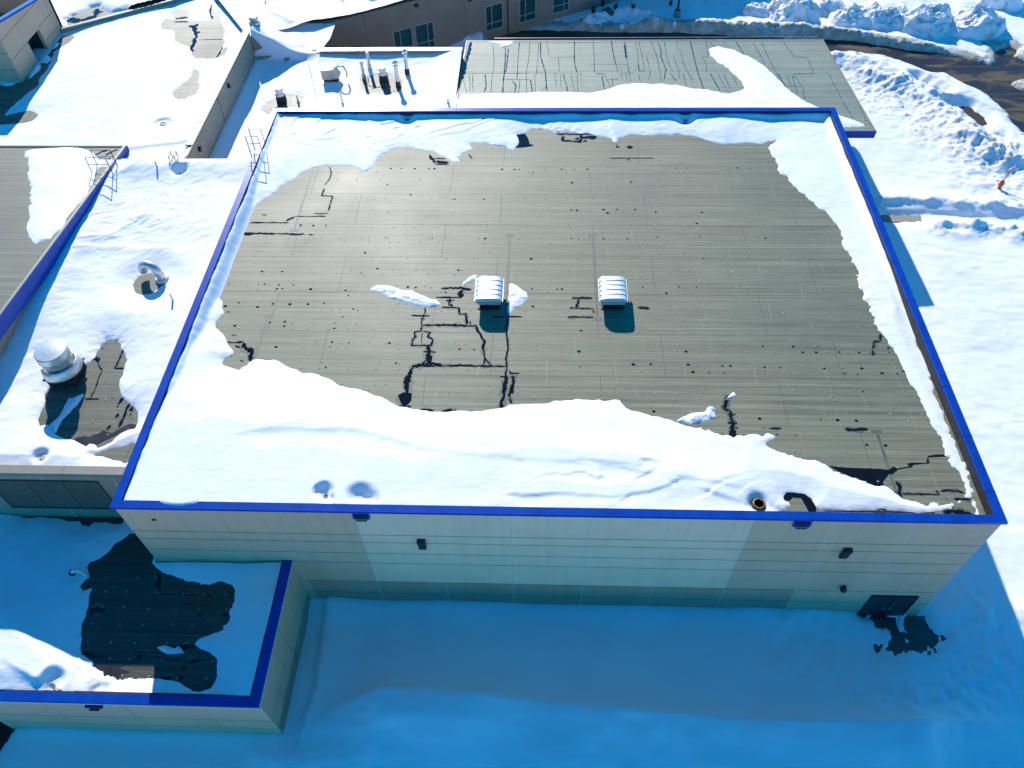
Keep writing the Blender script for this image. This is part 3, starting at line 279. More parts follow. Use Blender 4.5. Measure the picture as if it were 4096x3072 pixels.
# ---------------- mesh helpers ----------------
class MB:
    """collects shapes, then links them as ONE mesh object"""
    def __init__(s): s.v = []; s.f = []; s.mi = []; s.sm = []
    def add(s, v, f, mi=0, smooth=False):
        o = len(s.v); s.v += [tuple(p) for p in v]
        for q in f: s.f.append([o + i for i in q]); s.mi.append(mi); s.sm.append(smooth)
        return s
    def box(s, x0, x1, y0, y1, z0, z1, mi=0):
        v = [(x0, y0, z0), (x1, y0, z0), (x1, y1, z0), (x0, y1, z0), (x0, y0, z1), (x1, y0, z1), (x1, y1, z1), (x0, y1, z1)]
        return s.add(v, [(3, 2, 1, 0), (4, 5, 6, 7), (0, 1, 5, 4), (1, 2, 6, 5), (2, 3, 7, 6), (3, 0, 4, 7)], mi)
    def hexa(s, bot, top, mi=0):
        n = len(bot); v = list(bot) + list(top)
        f = [tuple(range(n - 1, -1, -1)), tuple(range(n, 2 * n))] + [(i, (i + 1) % n, n + (i + 1) % n, n + i) for i in range(n)]
        return s.add(v, f, mi)
    def poly(s, pts, z, mi=0):
        """flat sheet; concave outlines are cut into triangles"""
        from mathutils.geometry import tessellate_polygon
        zs = z if callable(z) else (lambda x, y: z)
        v = [Vector((x, y, zs(x, y))) for x, y in pts]
        t = tessellate_polygon([[Vector((x, y, 0)) for x, y in pts]])
        ff = []
        for a, b, c in t:
            n = (v[b] - v[a]).cross(v[c] - v[a]).z
            ff.append((a, b, c) if n > 0 else (a, c, b))
        return s.add(v, ff, mi)
    def tube(s, pts, r, n=8, mi=0, cap=True):
        pts = [Vector(p) for p in pts]; rr = r if isinstance(r, (list, tuple)) else [r] * len(pts)
        rings = []; up = None
        for i, p in enumerate(pts):
            d = (pts[min(i + 1, len(pts) - 1)] - pts[max(i - 1, 0)]).normalized()
            a = d.orthogonal().normalized() if up is None else (up - d * up.dot(d)).normalized()
            up = a; b = d.cross(a)
            rings.append([p + rr[i] * (math.cos(t) * a + math.sin(t) * b) for t in [2 * math.pi * k / n for k in range(n)]])
        v = [q for r_ in rings for q in r_]; f = []
        for i in range(len(pts) - 1):
            for k in range(n):
                f.append((i * n + k, i * n + (k + 1) % n, (i + 1) * n + (k + 1) % n, (i + 1) * n + k))
        s.add(v, f, mi, True)
        if cap: s.add(v, [tuple(range(n - 1, -1, -1)), tuple((len(pts) - 1) * n + k for k in range(n))], mi)
        return s
    def lathe(s, cx, cy, prof, n=32, mi=0, smooth=True):
        v = []; f = []
        for r, z in prof:
            v += [(cx + r * math.cos(2 * math.pi * k / n), cy + r * math.sin(2 * math.pi * k / n), z) for k in range(n)]
        for i in range(len(prof) - 1):
            for k in range(n):
                f.append((i * n + k, i * n + (k + 1) % n, (i + 1) * n + (k + 1) % n, (i + 1) * n + k))
        s.add(v, f, mi, smooth)
        for i, flip in ((0, True), (len(prof) - 1, False)):
            if prof[i][0] > 1e-4:
                idx = [i * n + k for k in range(n)]
                s.add(v, [tuple(idx[::-1] if flip else idx)], mi)
        return s
    def bar(s, a, b, w, h=None, mi=0):
        a = Vector(a); b = Vector(b); h = h or w; d = (b - a).normalized()
        x = d.cross(Vector((0, 0, 1))); x = x.normalized() if x.length > 1e-3 else Vector((1, 0, 0))
        y = x.cross(d)
        q = lambda p: [p + x * w / 2 + y * h / 2, p - x * w / 2 + y * h / 2, p - x * w / 2 - y * h / 2, p + x * w / 2 - y * h / 2]
        return s.hexa(q(a), q(b), mi)
    def build(s, name, mats, parent=None, bevel=0.0):
        me = bpy.data.meshes.new(name); me.from_pydata(s.v, [], s.f); me.validate()
        for m in (mats if isinstance(mats, (list, tuple)) else [mats]): me.materials.append(m)
        if len(me.polygons) == len(s.mi):
            me.polygons.foreach_set('material_index', s.mi); me.polygons.foreach_set('use_smooth', s.sm)
        o = bpy.data.objects.new(name, me); C.objects.link(o)
        import bmesh
        bm = bmesh.new(); bm.from_mesh(me); bmesh.ops.recalc_face_normals(bm, faces=bm.faces); bm.to_mesh(me); bm.free()
        if parent is not None:
            o.parent = parent
            o.matrix_parent_inverse = Matrix.Translation(parent.location).inverted()
        if bevel:
            b = o.modifiers.new('bevel', 'BEVEL'); b.width = bevel; b.segments = 2; b.limit_method = 'ANGLE'
        return o
def tag(o, label, cat, group=None):
    o['label'] = label; o['category'] = cat
    if group: o['group'] = group
    return o
def thing(name, label, cat, loc, group=None):
    o = bpy.data.objects.new(name, None); C.objects.link(o); o.location = loc; o.empty_display_size = .3
    return tag(o, label, cat, group)
def kind(o, k): o['kind'] = k; return o
def copy_thing(o, loc, label):
    """the thing, its parts and their sub-parts"""
    c = o.copy(); C.objects.link(c); c.location = loc; c['label'] = label
    def kids(src, dst):
        for ch in [x for x in C.objects if x.parent == src]:
            k = ch.copy(); C.objects.link(k); k.parent = dst; kids(ch, k)
    kids(o, c); return c

# ---------------- noise and distance fields ----------------
_tab = np.random.RandomState(11).rand(64, 256, 256).astype(np.float32)
def vn(x, y, seed=0):
    t = _tab[seed % 64]; xi = np.floor(x).astype(int); yi = np.floor(y).astype(int)
    fx = x - xi; fy = y - yi; fx = fx * fx * (3 - 2 * fx); fy = fy * fy * (3 - 2 * fy)
    g = lambda a, b: t[a & 255, b & 255]
    return (g(xi, yi) * (1 - fx) + g(xi + 1, yi) * fx) * (1 - fy) + (g(xi, yi + 1) * (1 - fx) + g(xi + 1, yi + 1) * fx) * fy - .5
def fbm(x, y, freq, octaves=4, seed=0, gain=.5):
    r = 0; a = 1.0
    for o in range(octaves):
        r = r + a * vn(x * freq + 17.3 * o, y * freq - 9.1 * o, seed + o); freq *= 2.03; a *= gain
    return r
def sdist(px, py, poly):
    """signed distance to a closed outline, positive inside"""
    p = np.asarray(poly, float); q = np.roll(p, -1, 0)
    shp = px.shape; X = px.ravel(); Y = py.ravel(); d2 = np.full(X.shape, 1e18); inside = np.zeros(X.shape, bool)
    lo = p.min(0) - 3; hi = p.max(0) + 3
    sel = np.where((X > lo[0]) & (X < hi[0]) & (Y > lo[1]) & (Y < hi[1]))[0]
    out = np.full(X.shape, -3.0)
    xs = X[sel]; ys = Y[sel]; dd = np.full(xs.shape, 1e18); ins = np.zeros(xs.shape, bool)
    for (ax, ay), (bx, by) in zip(p, q):
        ex, ey = bx - ax, by - ay; L = ex * ex + ey * ey + 1e-12
        t = np.clip(((xs - ax) * ex + (ys - ay) * ey) / L, 0, 1)
        dd = np.minimum(dd, (xs - ax - t * ex) ** 2 + (ys - ay - t * ey) ** 2)
        if ay != by:
            c = ((ay > ys) != (by > ys)) & (xs < (bx - ax) * (ys - ay) / (by - ay) + ax)
            ins ^= c
    s = np.sqrt(dd); out[sel] = np.where(ins, s, -s)
    return out.reshape(shp)
def pldist(px, py, pts):
    """distance to a polyline, and which side (+ = left of travel)"""
    d = np.full(px.shape, 1e9); side = np.zeros(px.shape)
    for (ax, ay), (bx, by) in zip(pts[:-1], pts[1:]):
        ex, ey = bx - ax, by - ay; L = ex * ex + ey * ey + 1e-12
        t = np.clip(((px - ax) * ex + (py - ay) * ey) / L, 0, 1)
        k = np.hypot(px - ax - t * ex, py - ay - t * ey)
        s = (ex * (py - ay) - ey * (px - ax))
        m = k < d; d = np.where(m, k, d); side = np.where(m, np.sign(s), side)
    return d, side
def ridge(px, py, pts, h, wl, wr):
    d, s = pldist(px, py, pts); w = np.where(s > 0, wl, wr)
    return h * np.exp(-(d / w) ** 2)
def bowl(px, py, c, r, depth):
    return -depth * np.exp(-(((px - c[0]) ** 2 + (py - c[1]) ** 2) / r ** 2) ** 1.6)
def grid_mesh(name, X, Y, Zc, keep, mats, mi=None, parent=None):
    ny, nx = X.shape
    idx = np.arange(ny * nx).reshape(ny, nx)
    k = keep[:-1, :-1] | keep[1:, :-1] | keep[:-1, 1:] | keep[1:, 1:]
    f = np.stack([idx[:-1, :-1], idx[:-1, 1:], idx[1:, 1:], idx[1:, :-1]], -1)[k]
    used = np.unique(f); re = np.full(ny * nx, -1); re[used] = np.arange(len(used)); f = re[f]
    co = np.stack([X.ravel(), Y.ravel(), Zc.ravel()], 1)[used].astype(np.float32)
    me = bpy.data.meshes.new(name)
    me.vertices.add(len(co)); me.vertices.foreach_set('co', co.ravel())
    me.loops.add(f.size); me.loops.foreach_set('vertex_index', f.ravel().astype(np.int32))
    me.polygons.add(len(f)); me.polygons.foreach_set('loop_start', np.arange(0, f.size, 4, dtype=np.int32))
    me.polygons.foreach_set('loop_total', np.full(len(f), 4, dtype=np.int32))
    for m in (mats if isinstance(mats, list) else [mats]): me.materials.append(m)
    if mi is not None:
        me.polygons.foreach_set('material_index', mi[:-1, :-1][k].astype(np.int32))
    me.update(); me.validate()
    me.polygons.foreach_set('use_smooth', np.ones(len(me.polygons), bool))
    o = bpy.data.objects.new(name, me); C.objects.link(o)
    if parent is not None: o.parent = parent; o.matrix_parent_inverse = Matrix.Translation(parent.location).inverted()
    return o
def snow_depth(X, Y, thick, bare, only=None, w=.35, rag=.16, seed=0):
    """snow depth: falls to nothing at the edges of the bare outlines"""
    mod = np.clip(.55 + 2.2 * fbm(X, Y, .35, 2, seed + 21), .12, 1.5)
    wob = rag * (fbm(X, Y, .9, 3, seed, .6) * 1.1 + fbm(X, Y, 3.1, 3, seed + 30, .7) * 1.0 * mod)
    sd = np.full(X.shape, 3.0)
    for p in bare: sd = np.minimum(sd, -sdist(X, Y, p))
    if only is not None:
        s = np.full(X.shape, -3.0)
        for p in only: s = np.maximum(s, sdist(X, Y, p))
        sd = np.minimum(sd, s)
    sd = sd + wob * np.clip(1.4 - np.abs(sd), 0, 1)
    d = np.where(sd > 0, thick * (1 - np.exp(-np.maximum(sd, 0) / w)) + (.012 + .014 * fbm(X, Y, 1.6, 2, seed + 9)) * np.clip(sd / .07, 0, 1), np.maximum(sd * .5, -.05))
    return d, sd
def mesh_grid(x0, x1, y0, y1, st):
    return np.meshgrid(np.linspace(x0, x1, max(2, int(round((x1 - x0) / st)) + 1)), np.linspace(y0, y1, max(2, int(round((y1 - y0) / st)) + 1)))

def ribbon(mb, pts, w, z, seed, mi=0, smooth_ends=True):
    """an uneven strip of wet roof along a line"""
    r = random.Random(seed); zz = z if callable(z) else (lambda x, y: z)
    P = []
    for (ax, ay), (bx, by) in zip(pts[:-1], pts[1:]):
        n = max(1, int(math.hypot(bx - ax, by - ay) / max(.12, w * .5)))
        P += [(ax + (bx - ax) * i / n, ay + (by - ay) * i / n) for i in range(n)]
    P.append(pts[-1])
    P = [(x + r.uniform(-.3, .3) * w, y + r.uniform(-.3, .3) * w) if 0 < i < len(P) - 1 else (x, y) for i, (x, y) in enumerate(P)]
    L = []; R = []; wob = r.uniform(.8, 1.2); w = w * 1.22
    for i, (x, y) in enumerate(P):
        a = P[max(0, i - 1)]; b = P[min(len(P) - 1, i + 1)]
        dx, dy = b[0] - a[0], b[1] - a[1]; l = math.hypot(dx, dy) + 1e-9; nx, ny = -dy / l, dx / l
        wob = .45 * wob + .55 * r.uniform(.15, 1.85)
        e = .25 if (i in (0, len(P) - 1)) else 1.0
        wl = w * .5 * wob * e; wr = w * .5 * (.6 * wob + .4 * r.uniform(.4, 1.6)) * e
        L.append((x + nx * wl, y + ny * wl, zz(x, y))); R.append((x - nx * wr, y - ny * wr, zz(x, y)))
    n = len(P); mb.add(L + R, [(i, i + 1, n + i + 1, n + i) for i in range(n - 1)], mi)

def puddles(clusters, z, parent, seed):
    """strokes of water that touch become one puddle"""
    rib = [q for cl in clusters for q in cl]; grp = list(range(len(rib)))
    dense = [[(a[0] + (c[0] - a[0]) * t / 8, a[1] + (c[1] - a[1]) * t / 8) for a, c in zip(p[:-1], p[1:]) for t in range(9)] for p, w in rib]
    for i in range(len(rib)):
        for j in range(i):
            lim = (rib[i][1] + rib[j][1]) * .5 + .04
            A = np.array(dense[i]); B = np.array(dense[j])
            if (np.hypot(A[:, None, 0] - B[None, :, 0], A[:, None, 1] - B[None, :, 1])).min() < lim:
                gi, gj = grp[i], grp[j]; grp = [gj if g == gi else g for g in grp]
    for g in sorted(set(grp)):
        mb = MB()
        for k, (pts, w) in enumerate(rib):
            if grp[k] == g: ribbon(mb, pts, w, z + .006 + .0004 * (k % 9), seed + k)
        for k, (pts, w) in enumerate(rib):                      # the drying margin round the water
            if grp[k] == g: ribbon(mb, pts, min(w * 1.9, w + .14), z + .0015 + .0003 * (k % 9), seed + 77 + k, 1)
        mb.build('puddle', [M['wet'], M['damp']], parent)

# =====================================================================
#  THE GYM: the big blue-edged block in the middle
# =====================================================================
W_, D_, TOP, DECK = 40.0, 33.0, 10.2, 9.6
gym = thing('gym_building', 'large rectangular flat roofed gym with bright blue coping and beige panel walls', 'building', (20, 16.5, 0))
wl = MB()
colx = [.12, .36, 3.86, 7.44, 11.1, 14.72, 18.25, 21.84, 25.43, 29.12, 32.76, 36.36, 39.62, 39.88]
rowz = [-.3, 1.48, 2.87, 4.97, 6.02, 7.14, 7.88, 10.06]
# panels stand 15 mm proud of the dark reveals and pale sealant behind them
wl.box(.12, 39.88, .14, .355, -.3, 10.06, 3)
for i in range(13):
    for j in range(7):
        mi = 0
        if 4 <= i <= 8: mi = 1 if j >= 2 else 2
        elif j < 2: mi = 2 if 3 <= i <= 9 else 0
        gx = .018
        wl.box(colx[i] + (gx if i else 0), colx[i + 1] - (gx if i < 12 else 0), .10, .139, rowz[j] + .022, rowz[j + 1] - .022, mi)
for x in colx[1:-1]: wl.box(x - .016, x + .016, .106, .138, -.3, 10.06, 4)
for a, b, c, d in ((.12, .355, .355, 32.645), (39.645, 39.88, .355, 32.645)): wl.box(a, b, c, d, -.3, 10.06, 0)
wl.box(.12, 39.88, 32.645, 32.88, -.3, 10.06, 0)
wl.build('wall', [M['beige'], M['pale'], M['beige_low'], M['joint_recess_dark'], M['joint_pale']], gym)
pr = MB()
for a, b, c, d in ((.36, .44, .4, 32.6), (39.56, 39.64, .4, 32.6), (.44, 39.56, .36, .44), (.44, 39.56, 32.56, 32.64)): pr.box(a, b, c, d, DECK - .1, 10.07, 0)
pr.build('parapet', M['parapet'], gym)
def coping(name, rect, wd, top, th, parent, mats, joints=3.05, lip=.12):
    x0, x1, y0, y1 = rect; mb = MB()
    def strip(p, q, n):
        mb.hexa([(p[0][0], p[0][1], top - th), (p[1][0], p[1][1], top - th), (q[1][0], q[1][1], top - th), (q[0][0], q[0][1], top - th)],
                [(p[0][0], p[0][1], top), (p[1][0], p[1][1], top), (q[1][0], q[1][1], top), (q[0][0], q[0][1], top)], 0)
    O = [(x0, y0), (x1, y0), (x1, y1), (x0, y1)]; I = [(x0 + wd, y0 + wd), (x1 - wd, y0 + wd), (x1 - wd, y1 - wd), (x0 + wd, y1 - wd)]
    for i in range(4): strip((O[i], O[(i + 1) % 4]), (I[i], I[(i + 1) % 4]), 0)
    e = .012
    x = x0 + 1.1
    while x < x1 - 1:
        for ya, yb in ((y0 - e, y0 + wd + e), (y1 - wd - e, y1 + e)): mb.box(x - .018, x + .018, ya, yb, top - th - .002, top + .004, 1)
        x += joints
    y = y0 + 1.6
    while y < y1 - 1:
        for xa, xb in ((x0 - e, x0 + wd + e), (x1 - wd - e, x1 + e)): mb.box(xa, xb, y - .022, y + .022, top - th - .002, top + .004, 1)
        y += joints
    return mb.build(name, mats, parent)
coping('coping', (0, 40, 0, 33), .4, TOP, .15, gym, [M['blue'], M['blue_dark']])
rm = MB(); rm.box(.44, 39.56, .44, 32.56, DECK - .3, DECK, 0)
roof = rm.build('roof', M['membrane'], gym)
# sub-parts of the roof: fastening plates, taped seams, water standing after the melt
fp = MB(); r = random.Random(3)
def disc(mb, x, y, z, ra, n=8, h=.018, mi=0, asp=1.0):
    v = [(x + ra * asp * math.cos(2 * math.pi * k / n), y + ra * math.sin(2 * math.pi * k / n), z) for k in range(n)]
    v += [(x + .6 * ra * asp * math.cos(2 * math.pi * k / n), y + .6 * ra * math.sin(2 * math.pi * k / n), z + h) for k in range(n)]
    mb.add(v, [(k, (k + 1) % n, n + (k + 1) % n, n + k) for k in range(n)] + [tuple(range(n, 2 * n))], mi)
rows = sorted(DOT_ROWS + [3.2, 2.4, 4.1, 27.6, 28.9, 26.2])
for y in rows:
    x = 2 + r.uniform(0, 1.2)
    while x < 38.5:
        if r.random() < .8: disc(fp, x + r.uniform(-.12, .12), y + r.uniform(-.05, .05), DECK + .002, r.uniform(.045, .07), asp=1.2, h=.012)
        x += r.choice((1.1, 1.3, 1.3, 1.5, .55))
kind(fp.build('fastener_plate', M['plate'], roof), 'stuff')
for (ax, ay), (bx, by), pads in [(*t, p) for t, p in zip(TAPES, ((0, 1), (1, 0), (1, 0), (1, 1), (1, 0)))]:
    tp = MB(); x = (ax + bx) / 2
    tp.box(x - .075, x + .075, min(ay, by), max(ay, by), DECK + .0005, DECK + .004, 0)
    for q, on in zip(((ax, ay), (bx, by)), pads):
        if on: tp.box(x - .26, x + .26, q[1] - .10, q[1] + .10, DECK + .001, DECK + .0055, 0)
    tp.build('seam_tape', M['tape'], roof)
puddles(MAIN_PUDDLES, DECK, roof, 1)
for pts in MAIN_POOLS: MB().poly(pts, DECK + .009).build('puddle', M['wet'], roof)
dr = MB()
for i, (x, y) in enumerate(MAIN_DRIPS): disc(dr, x, y, DECK + .006, r.uniform(.035, .085), 9, .010, asp=r.uniform(1, 1.4))
dr.build('drip_hole', M['wet'], roof)['kind'] = 'stuff'
# scuppers, wall lights, door
for x in (11.45, 31.25):
    sc = MB(); sc.box(x - .38, x + .38, -.01, .099, 9.52, 9.86, 0); sc.box(x - .26, x + .26, -.09, -.021, 9.44, 9.50, 1)
    sc.box(x - .3, x + .3, -.03, -.021, 9.54, 9.82, 2)
    sc.build('scupper', [M['blue'], M['zinc'], M['black']], gym)
for x, z in ((13.95, 7.55), (33.95, 7.45)):
    li = MB(); li.hexa([(x - .18, -.02, z - .85), (x + .18, -.02, z - .85), (x + .18, .099, z - .85), (x - .18, .099, z - .85)],
                       [(x - .19, -.12, z), (x + .19, -.12, z), (x + .19, .099, z), (x - .19, .099, z)], 0)
    li.hexa([(x - .18, -.15, z + .001), (x + .18, -.15, z + .001), (x + .20, .099, z + .001), (x - .20, .099, z + .001)], [(x - .20, -.15, z + .05), (x + .20, -.15, z + .05), (x + .20, .099, z + .05), (x - .20, .099, z + .05)], 0)
    li.build('wall_light', [M['black'], M['dark']], gym, .012)
cm = MB(); cm.lathe(34.95, -.06, [(.05, 3.55), (.14, 3.5), (.17, 3.38), (.16, 3.3), (.10, 3.18), (.02, 3.12)], 16); cm.box(34.88, 35.02, -.03, .099, 3.42, 3.56)
cm.build('dome_camera', M['black'], gym)
cv = MB(); cv.box(1.5, 1.68, .05, .099, 8.95, 9.05); cv.build('weep_vent', M['black'], gym)
dm = MB(); dm.box(36.8, 38.98, .03, .099, -.2, 2.4, 0)
door = dm.build('door', M['door'], gym)
df = MB()
for a, b, c, d in ((36.72, 36.8, -.2, 2.48), (38.98, 39.06, -.2, 2.48), (36.8, 38.98, 2.4, 2.48), (37.87, 37.91, -.2, 2.4)): df.box(a, b, .005, .099, c, d)
df.box(36.7, 39.08, -.12, .0, -.2, .03)
df.build('frame', M['dark'], door)
for x in (37.75, 38.03):
    dh = MB(); dh.tube([(x, .03, 1.0), (x, -.05, 1.0), (x, -.05, 1.2), (x, .03, 1.2)], .018, 6); dh.build('handle', M['zinc'], door)

# snow lying on the gym roof
X, Y = mesh_grid(.42, 39.58, .42, 32.58, .085)
dx0, dx1, dy0, dy1 = X - .42, 39.58 - X, Y - .42, 32.58 - Y
th = .30 + .16 * np.exp(-(dx0 / 3) ** 2) + .34 * np.exp(-((Y - 2.6) / 2.6) ** 2) * np.clip((30 - X) / 14, 0, 1) + .10 * np.exp(-(dx1 / 3.) ** 2) * -1
th += .10 * np.exp(-(dy0 / .6) ** 2) * np.clip((33 - X) / 6, 0, 1)
th += .20 * fbm(X, Y, .22, 2, 5)
ang = .5
u = X * math.cos(ang) + Y * math.sin(ang); v = -X * math.sin(ang) + Y * math.cos(ang)
th += .014 * fbm(u * .35, v * 2.0, 1.0, 4, 9, .5)
near_back = np.exp(-(dy1 / 3.2) ** 2); ter = (fbm(u * .35, v, .55, 3, 20) * 3.0)
th += .075 * near_back * (ter - np.floor(ter)) * np.clip((30 - X) / 30 + .5, .4, 1)
th += ridge(X, Y, [(3.5, 4.6), (7.5, 5.0), (10.5, 4.9), (14, 4.0), (19, 3.5), (24, 3.2)], .16, .9, .35)
th += ridge(X, Y, [(18.7, 1.2), (20.5, 1.35), (22.8, 1.2), (24.5, 1.5), (25.5, 1.9)], .14, .55, .10)
th += ridge(X, Y, [(27.5, 1.5), (29, 1.1), (32, .9)], .10, .6, .12)
th += ridge(X, Y, [(24, 2.6), (26, 2.4), (30, 1.7)], .06, .7, .15)
fl = (dy0 < 6) * (ter * .8 - np.floor(ter * .8)); th += .07 * fl * np.exp(-((Y - 1.8) / 1.3) ** 2) * np.clip((X - 16) / 6, 0, 1) * np.clip((31 - X) / 3, 0, 1)
hol = [((9.55, 1.2), .36, .38), ((9.75, .8), .3, .3), ((11.3, 1.0), .5, .42), ((11.75, .75), .4, .3), ((29.51, 1.06), .42, .9), ((9.79, 32.25), .55, .5), ((29.53, 32.1), .55, .5)]
for c, r_, d_ in hol: th += bowl(X, Y, c, r_, d_)
th = np.clip(th, .10, .60)
side_gap = np.clip((dx1 - .05 - .22 * np.clip((14 - Y) / 14, 0, 1) - .12 * fbm(X, Y, .6, 3, 31)) / .5, 0, 1)
th = th * (.30 + .70 * side_gap)
SNOW_BARE = [MAIN_BARE]
east = [(39.7, .3), (39.7, 12.5), (39.56, 11.0), (39.52, 8), (39.46, 5.5), (39.4, 3.2), (39.3, .3)]
d, sd = snow_depth(X, Y, th, SNOW_BARE + [east], None, 2.0, .19, 2)
d = np.maximum(d, (.55 + .12 * fbm(X, Y, .8, 3, 35)) * np.exp(-(dx0 / .42) ** 2) - .06)
d = np.maximum(d, (.42 + .1 * fbm(X, Y, .8, 3, 36)) * np.exp(-(dx1 / .5) ** 2) * np.clip((Y - 11) / 7, 0, 1) - .05)
d = np.maximum(d, (.44 + .1 * fbm(X, Y, .7, 3, 38)) * np.exp(-(dy1 / .55) ** 2) - .05)
for c, r_, d_ in hol[5:]: d = np.where(np.hypot(X - c[0], Y - c[1]) < r_ * 1.3, np.minimum(d, .05 + np.hypot(X - c[0], Y - c[1]) * .5), d)
d = np.where(Y < 3, np.maximum(d, (.52 * np.exp(-(dy0 / .5) ** 2) - .05) * np.clip((30.5 - X) / 2, 0, 1) - .02), d)
for c, r_, d_ in hol[:5]: d = np.where(np.hypot(X - c[0], Y - c[1]) < r_ * 1.2, np.minimum(d, .16 + .1 * fbm(X, Y, 2.2, 3, 37) + np.hypot(X - c[0], (Y - c[1]) * 1.3) * .45), d)
grate = np.hypot(X - 29.51, Y - 1.06); d = np.where(grate < .42, np.minimum(d, (grate - .36) * 1.2), d)
kind(grid_mesh('roof_snow', X, Y, DECK + d, d > 0, M['snow']), 'stuff')
# the snow lip that has crept over the front coping
X, Y = mesh_grid(2.2, 4.1, .02, .6, .05)
e = 1 - ((X - 3.1) / .9) ** 2; d = .07 * np.sqrt(np.clip(e, 0, 1)) * np.clip((Y - .36 + .22 * np.clip(e, 0, 1)) / .1, -1, 1) - .004
kind(grid_mesh('roof_snow', X, Y, TOP + d, d > 0, M['snow']), 'stuff')
lab = ['long thin snow patch left behind the louvred vent on the bare gym roof', 'small curl of snow touching the back left of the louvred vent', 'triangular snow patch right of the louvred vent on the gym roof', 'ragged snow slab lying in front of the big drift on the gym roof', 'tiny lump of snow above a black wet streak on the gym roof']
for i, p in enumerate(MAIN_PATCHES):
    a = np.array(p); X, Y = mesh_grid(a[:, 0].min() - .15, a[:, 0].max() + .15, a[:, 1].min() - .15, a[:, 1].max() + .15, .035)
    d, sd = snow_depth(X, Y, (.08 if i != 3 else .11) * (1 + 1.2 * fbm(X, Y, 2.2, 4, 40 + i, .65)), [], [p], .22, .09, 12 + i)
    tag(grid_mesh('snow_patch', X, Y, DECK + d, d > 0, M['snow']), lab[i], 'snow patch', 'snow patches left on the gym roof')

# ---------------- louvred roof vents ----------------
def roof_vent(loc, label):
    t = thing('roof_vent', label, 'roof vent', loc, 'hooded vents on the gym roof')
    x, y, z = loc
    cu = MB(); cu.box(x - .52, x + .52, y - .72, y + .72, z, z + .52, 0); cu.box(x - .62, x + .62, y - .82, y + .82, z + .005, z + .06, 0)
    cu.build('curb', M['dark'], t)
    ba = MB(); ba.box(x - .66, x + .66, y - .98, y + .9, z + .53, z + .62); ba.build('base_frame', M['alum'], t)
    def sect(rx, zt, zb, n=14):
        pts = []
        for i in range(n + 1):
            a = math.pi * i / n; c, s = math.cos(a), math.sin(a)
            pts.append((-rx * math.copysign(abs(c) ** .55, c), zb + (zt - zb) * abs(s) ** .62))
        return pts
    hd = MB(); ys = [y - .95 + .37 * i for i in range(6)]
    for i in range(5):
        y0, y1 = ys[i], ys[i + 1] - .035
        a = sect(.755, z + .98, z + .66); b = sect(.735, z + .95, z + .66)
        v = [(x + p[0], y0, p[1]) for p in a] + [(x + p[0], y1, p[1]) for p in b]; n = len(a)
        hd.add(v, [(k, k + 1, n + k + 1, n + k) for k in range(n - 1)], 0, True)
        hd.add(v, [tuple(range(n)), tuple(range(2 * n - 1, n - 1, -1))], 0)
    hd.build('hood', M['alum'], t)
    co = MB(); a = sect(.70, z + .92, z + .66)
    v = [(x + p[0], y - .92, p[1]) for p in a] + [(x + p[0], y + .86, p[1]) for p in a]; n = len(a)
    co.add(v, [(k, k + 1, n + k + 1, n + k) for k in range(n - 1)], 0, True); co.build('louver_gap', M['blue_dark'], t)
    for sx in (-.795, .76):
        sk = MB(); sk.box(x + sx, x + sx + .04, y - .94, y + .88, z + .60, z + .74); sk.build('side_skirt', M['alum'], t)
    return t
roof_vent((16.60, 14.25, DECK), 'aluminium louvred hood vent between the snow patches, left of its twin')
roof_vent((23.50, 14.32, DECK), 'aluminium louvred hood vent on bare membrane, right of its twin')

# ---------------- drains ----------------
def drain(x, y, z, label, grate=False):
    t = thing('roof_drain', label, 'drain', (x, y, z), 'roof drains melted into the snow')
    b = MB(); b.lathe(x, y, [(.30, z), (.28, z + .05), (.2, z + .06), (.18, z + .02), (.0, z + .015)], 20); b.build('drain_bowl', M['rust'], t)
    g = MB()
    if grate:
        for ra in (.08, .14, .2, .26): g.lathe(x, y, [(ra - .012, z + .11), (ra + .012, z + .11), (ra + .012, z + .135), (ra - .012, z + .135)], 22)
        for a in range(3): 
            c, s = math.cos(a * 1.05 + .4) * .27, math.sin(a * 1.05 + .4) * .27; g.bar((x - c, y - s, z + .125), (x + c, y + s, z + .125), .02)
        g.build('grate', M['brass'], t)
    else:
        for a in range(8):
            c, s = math.cos(a * .785), math.sin(a * .785); g.tube([(x + .17 * c, y + .17 * s, z + .04), (x + .14 * c, y + .14 * s, z + .14), (x + .02 * c, y + .02 * s, z + .18)], .012, 5)
        g.build('strainer', M['dark'], t)
drain(29.51, 1.06, DECK + .02, 'round brass coloured roof drain grate beside the front blue coping', True)
drain(9.65, 1.08, DECK + .01, 'dark drain in a snow hollow by the front coping, above the beige wall')
drain(9.79, 32.2, DECK + .01, 'dark drain in the shaded snow hollow left along the back coping of the gym')
drain(29.53, 32.05, DECK + .01, 'dark drain in the shaded snow hollow right along the back coping of the gym')

# =====================================================================
#  LOW FRONT WING (blue coping, mostly in the gym's shade)
# =====================================================================
low = thing('low_wing', 'low front annex with dark blue coping, half shaded, below the gym corner', 'building', (-3, -2, 0))
BT, BD = 5.12, ZB_DECK
wl = MB()
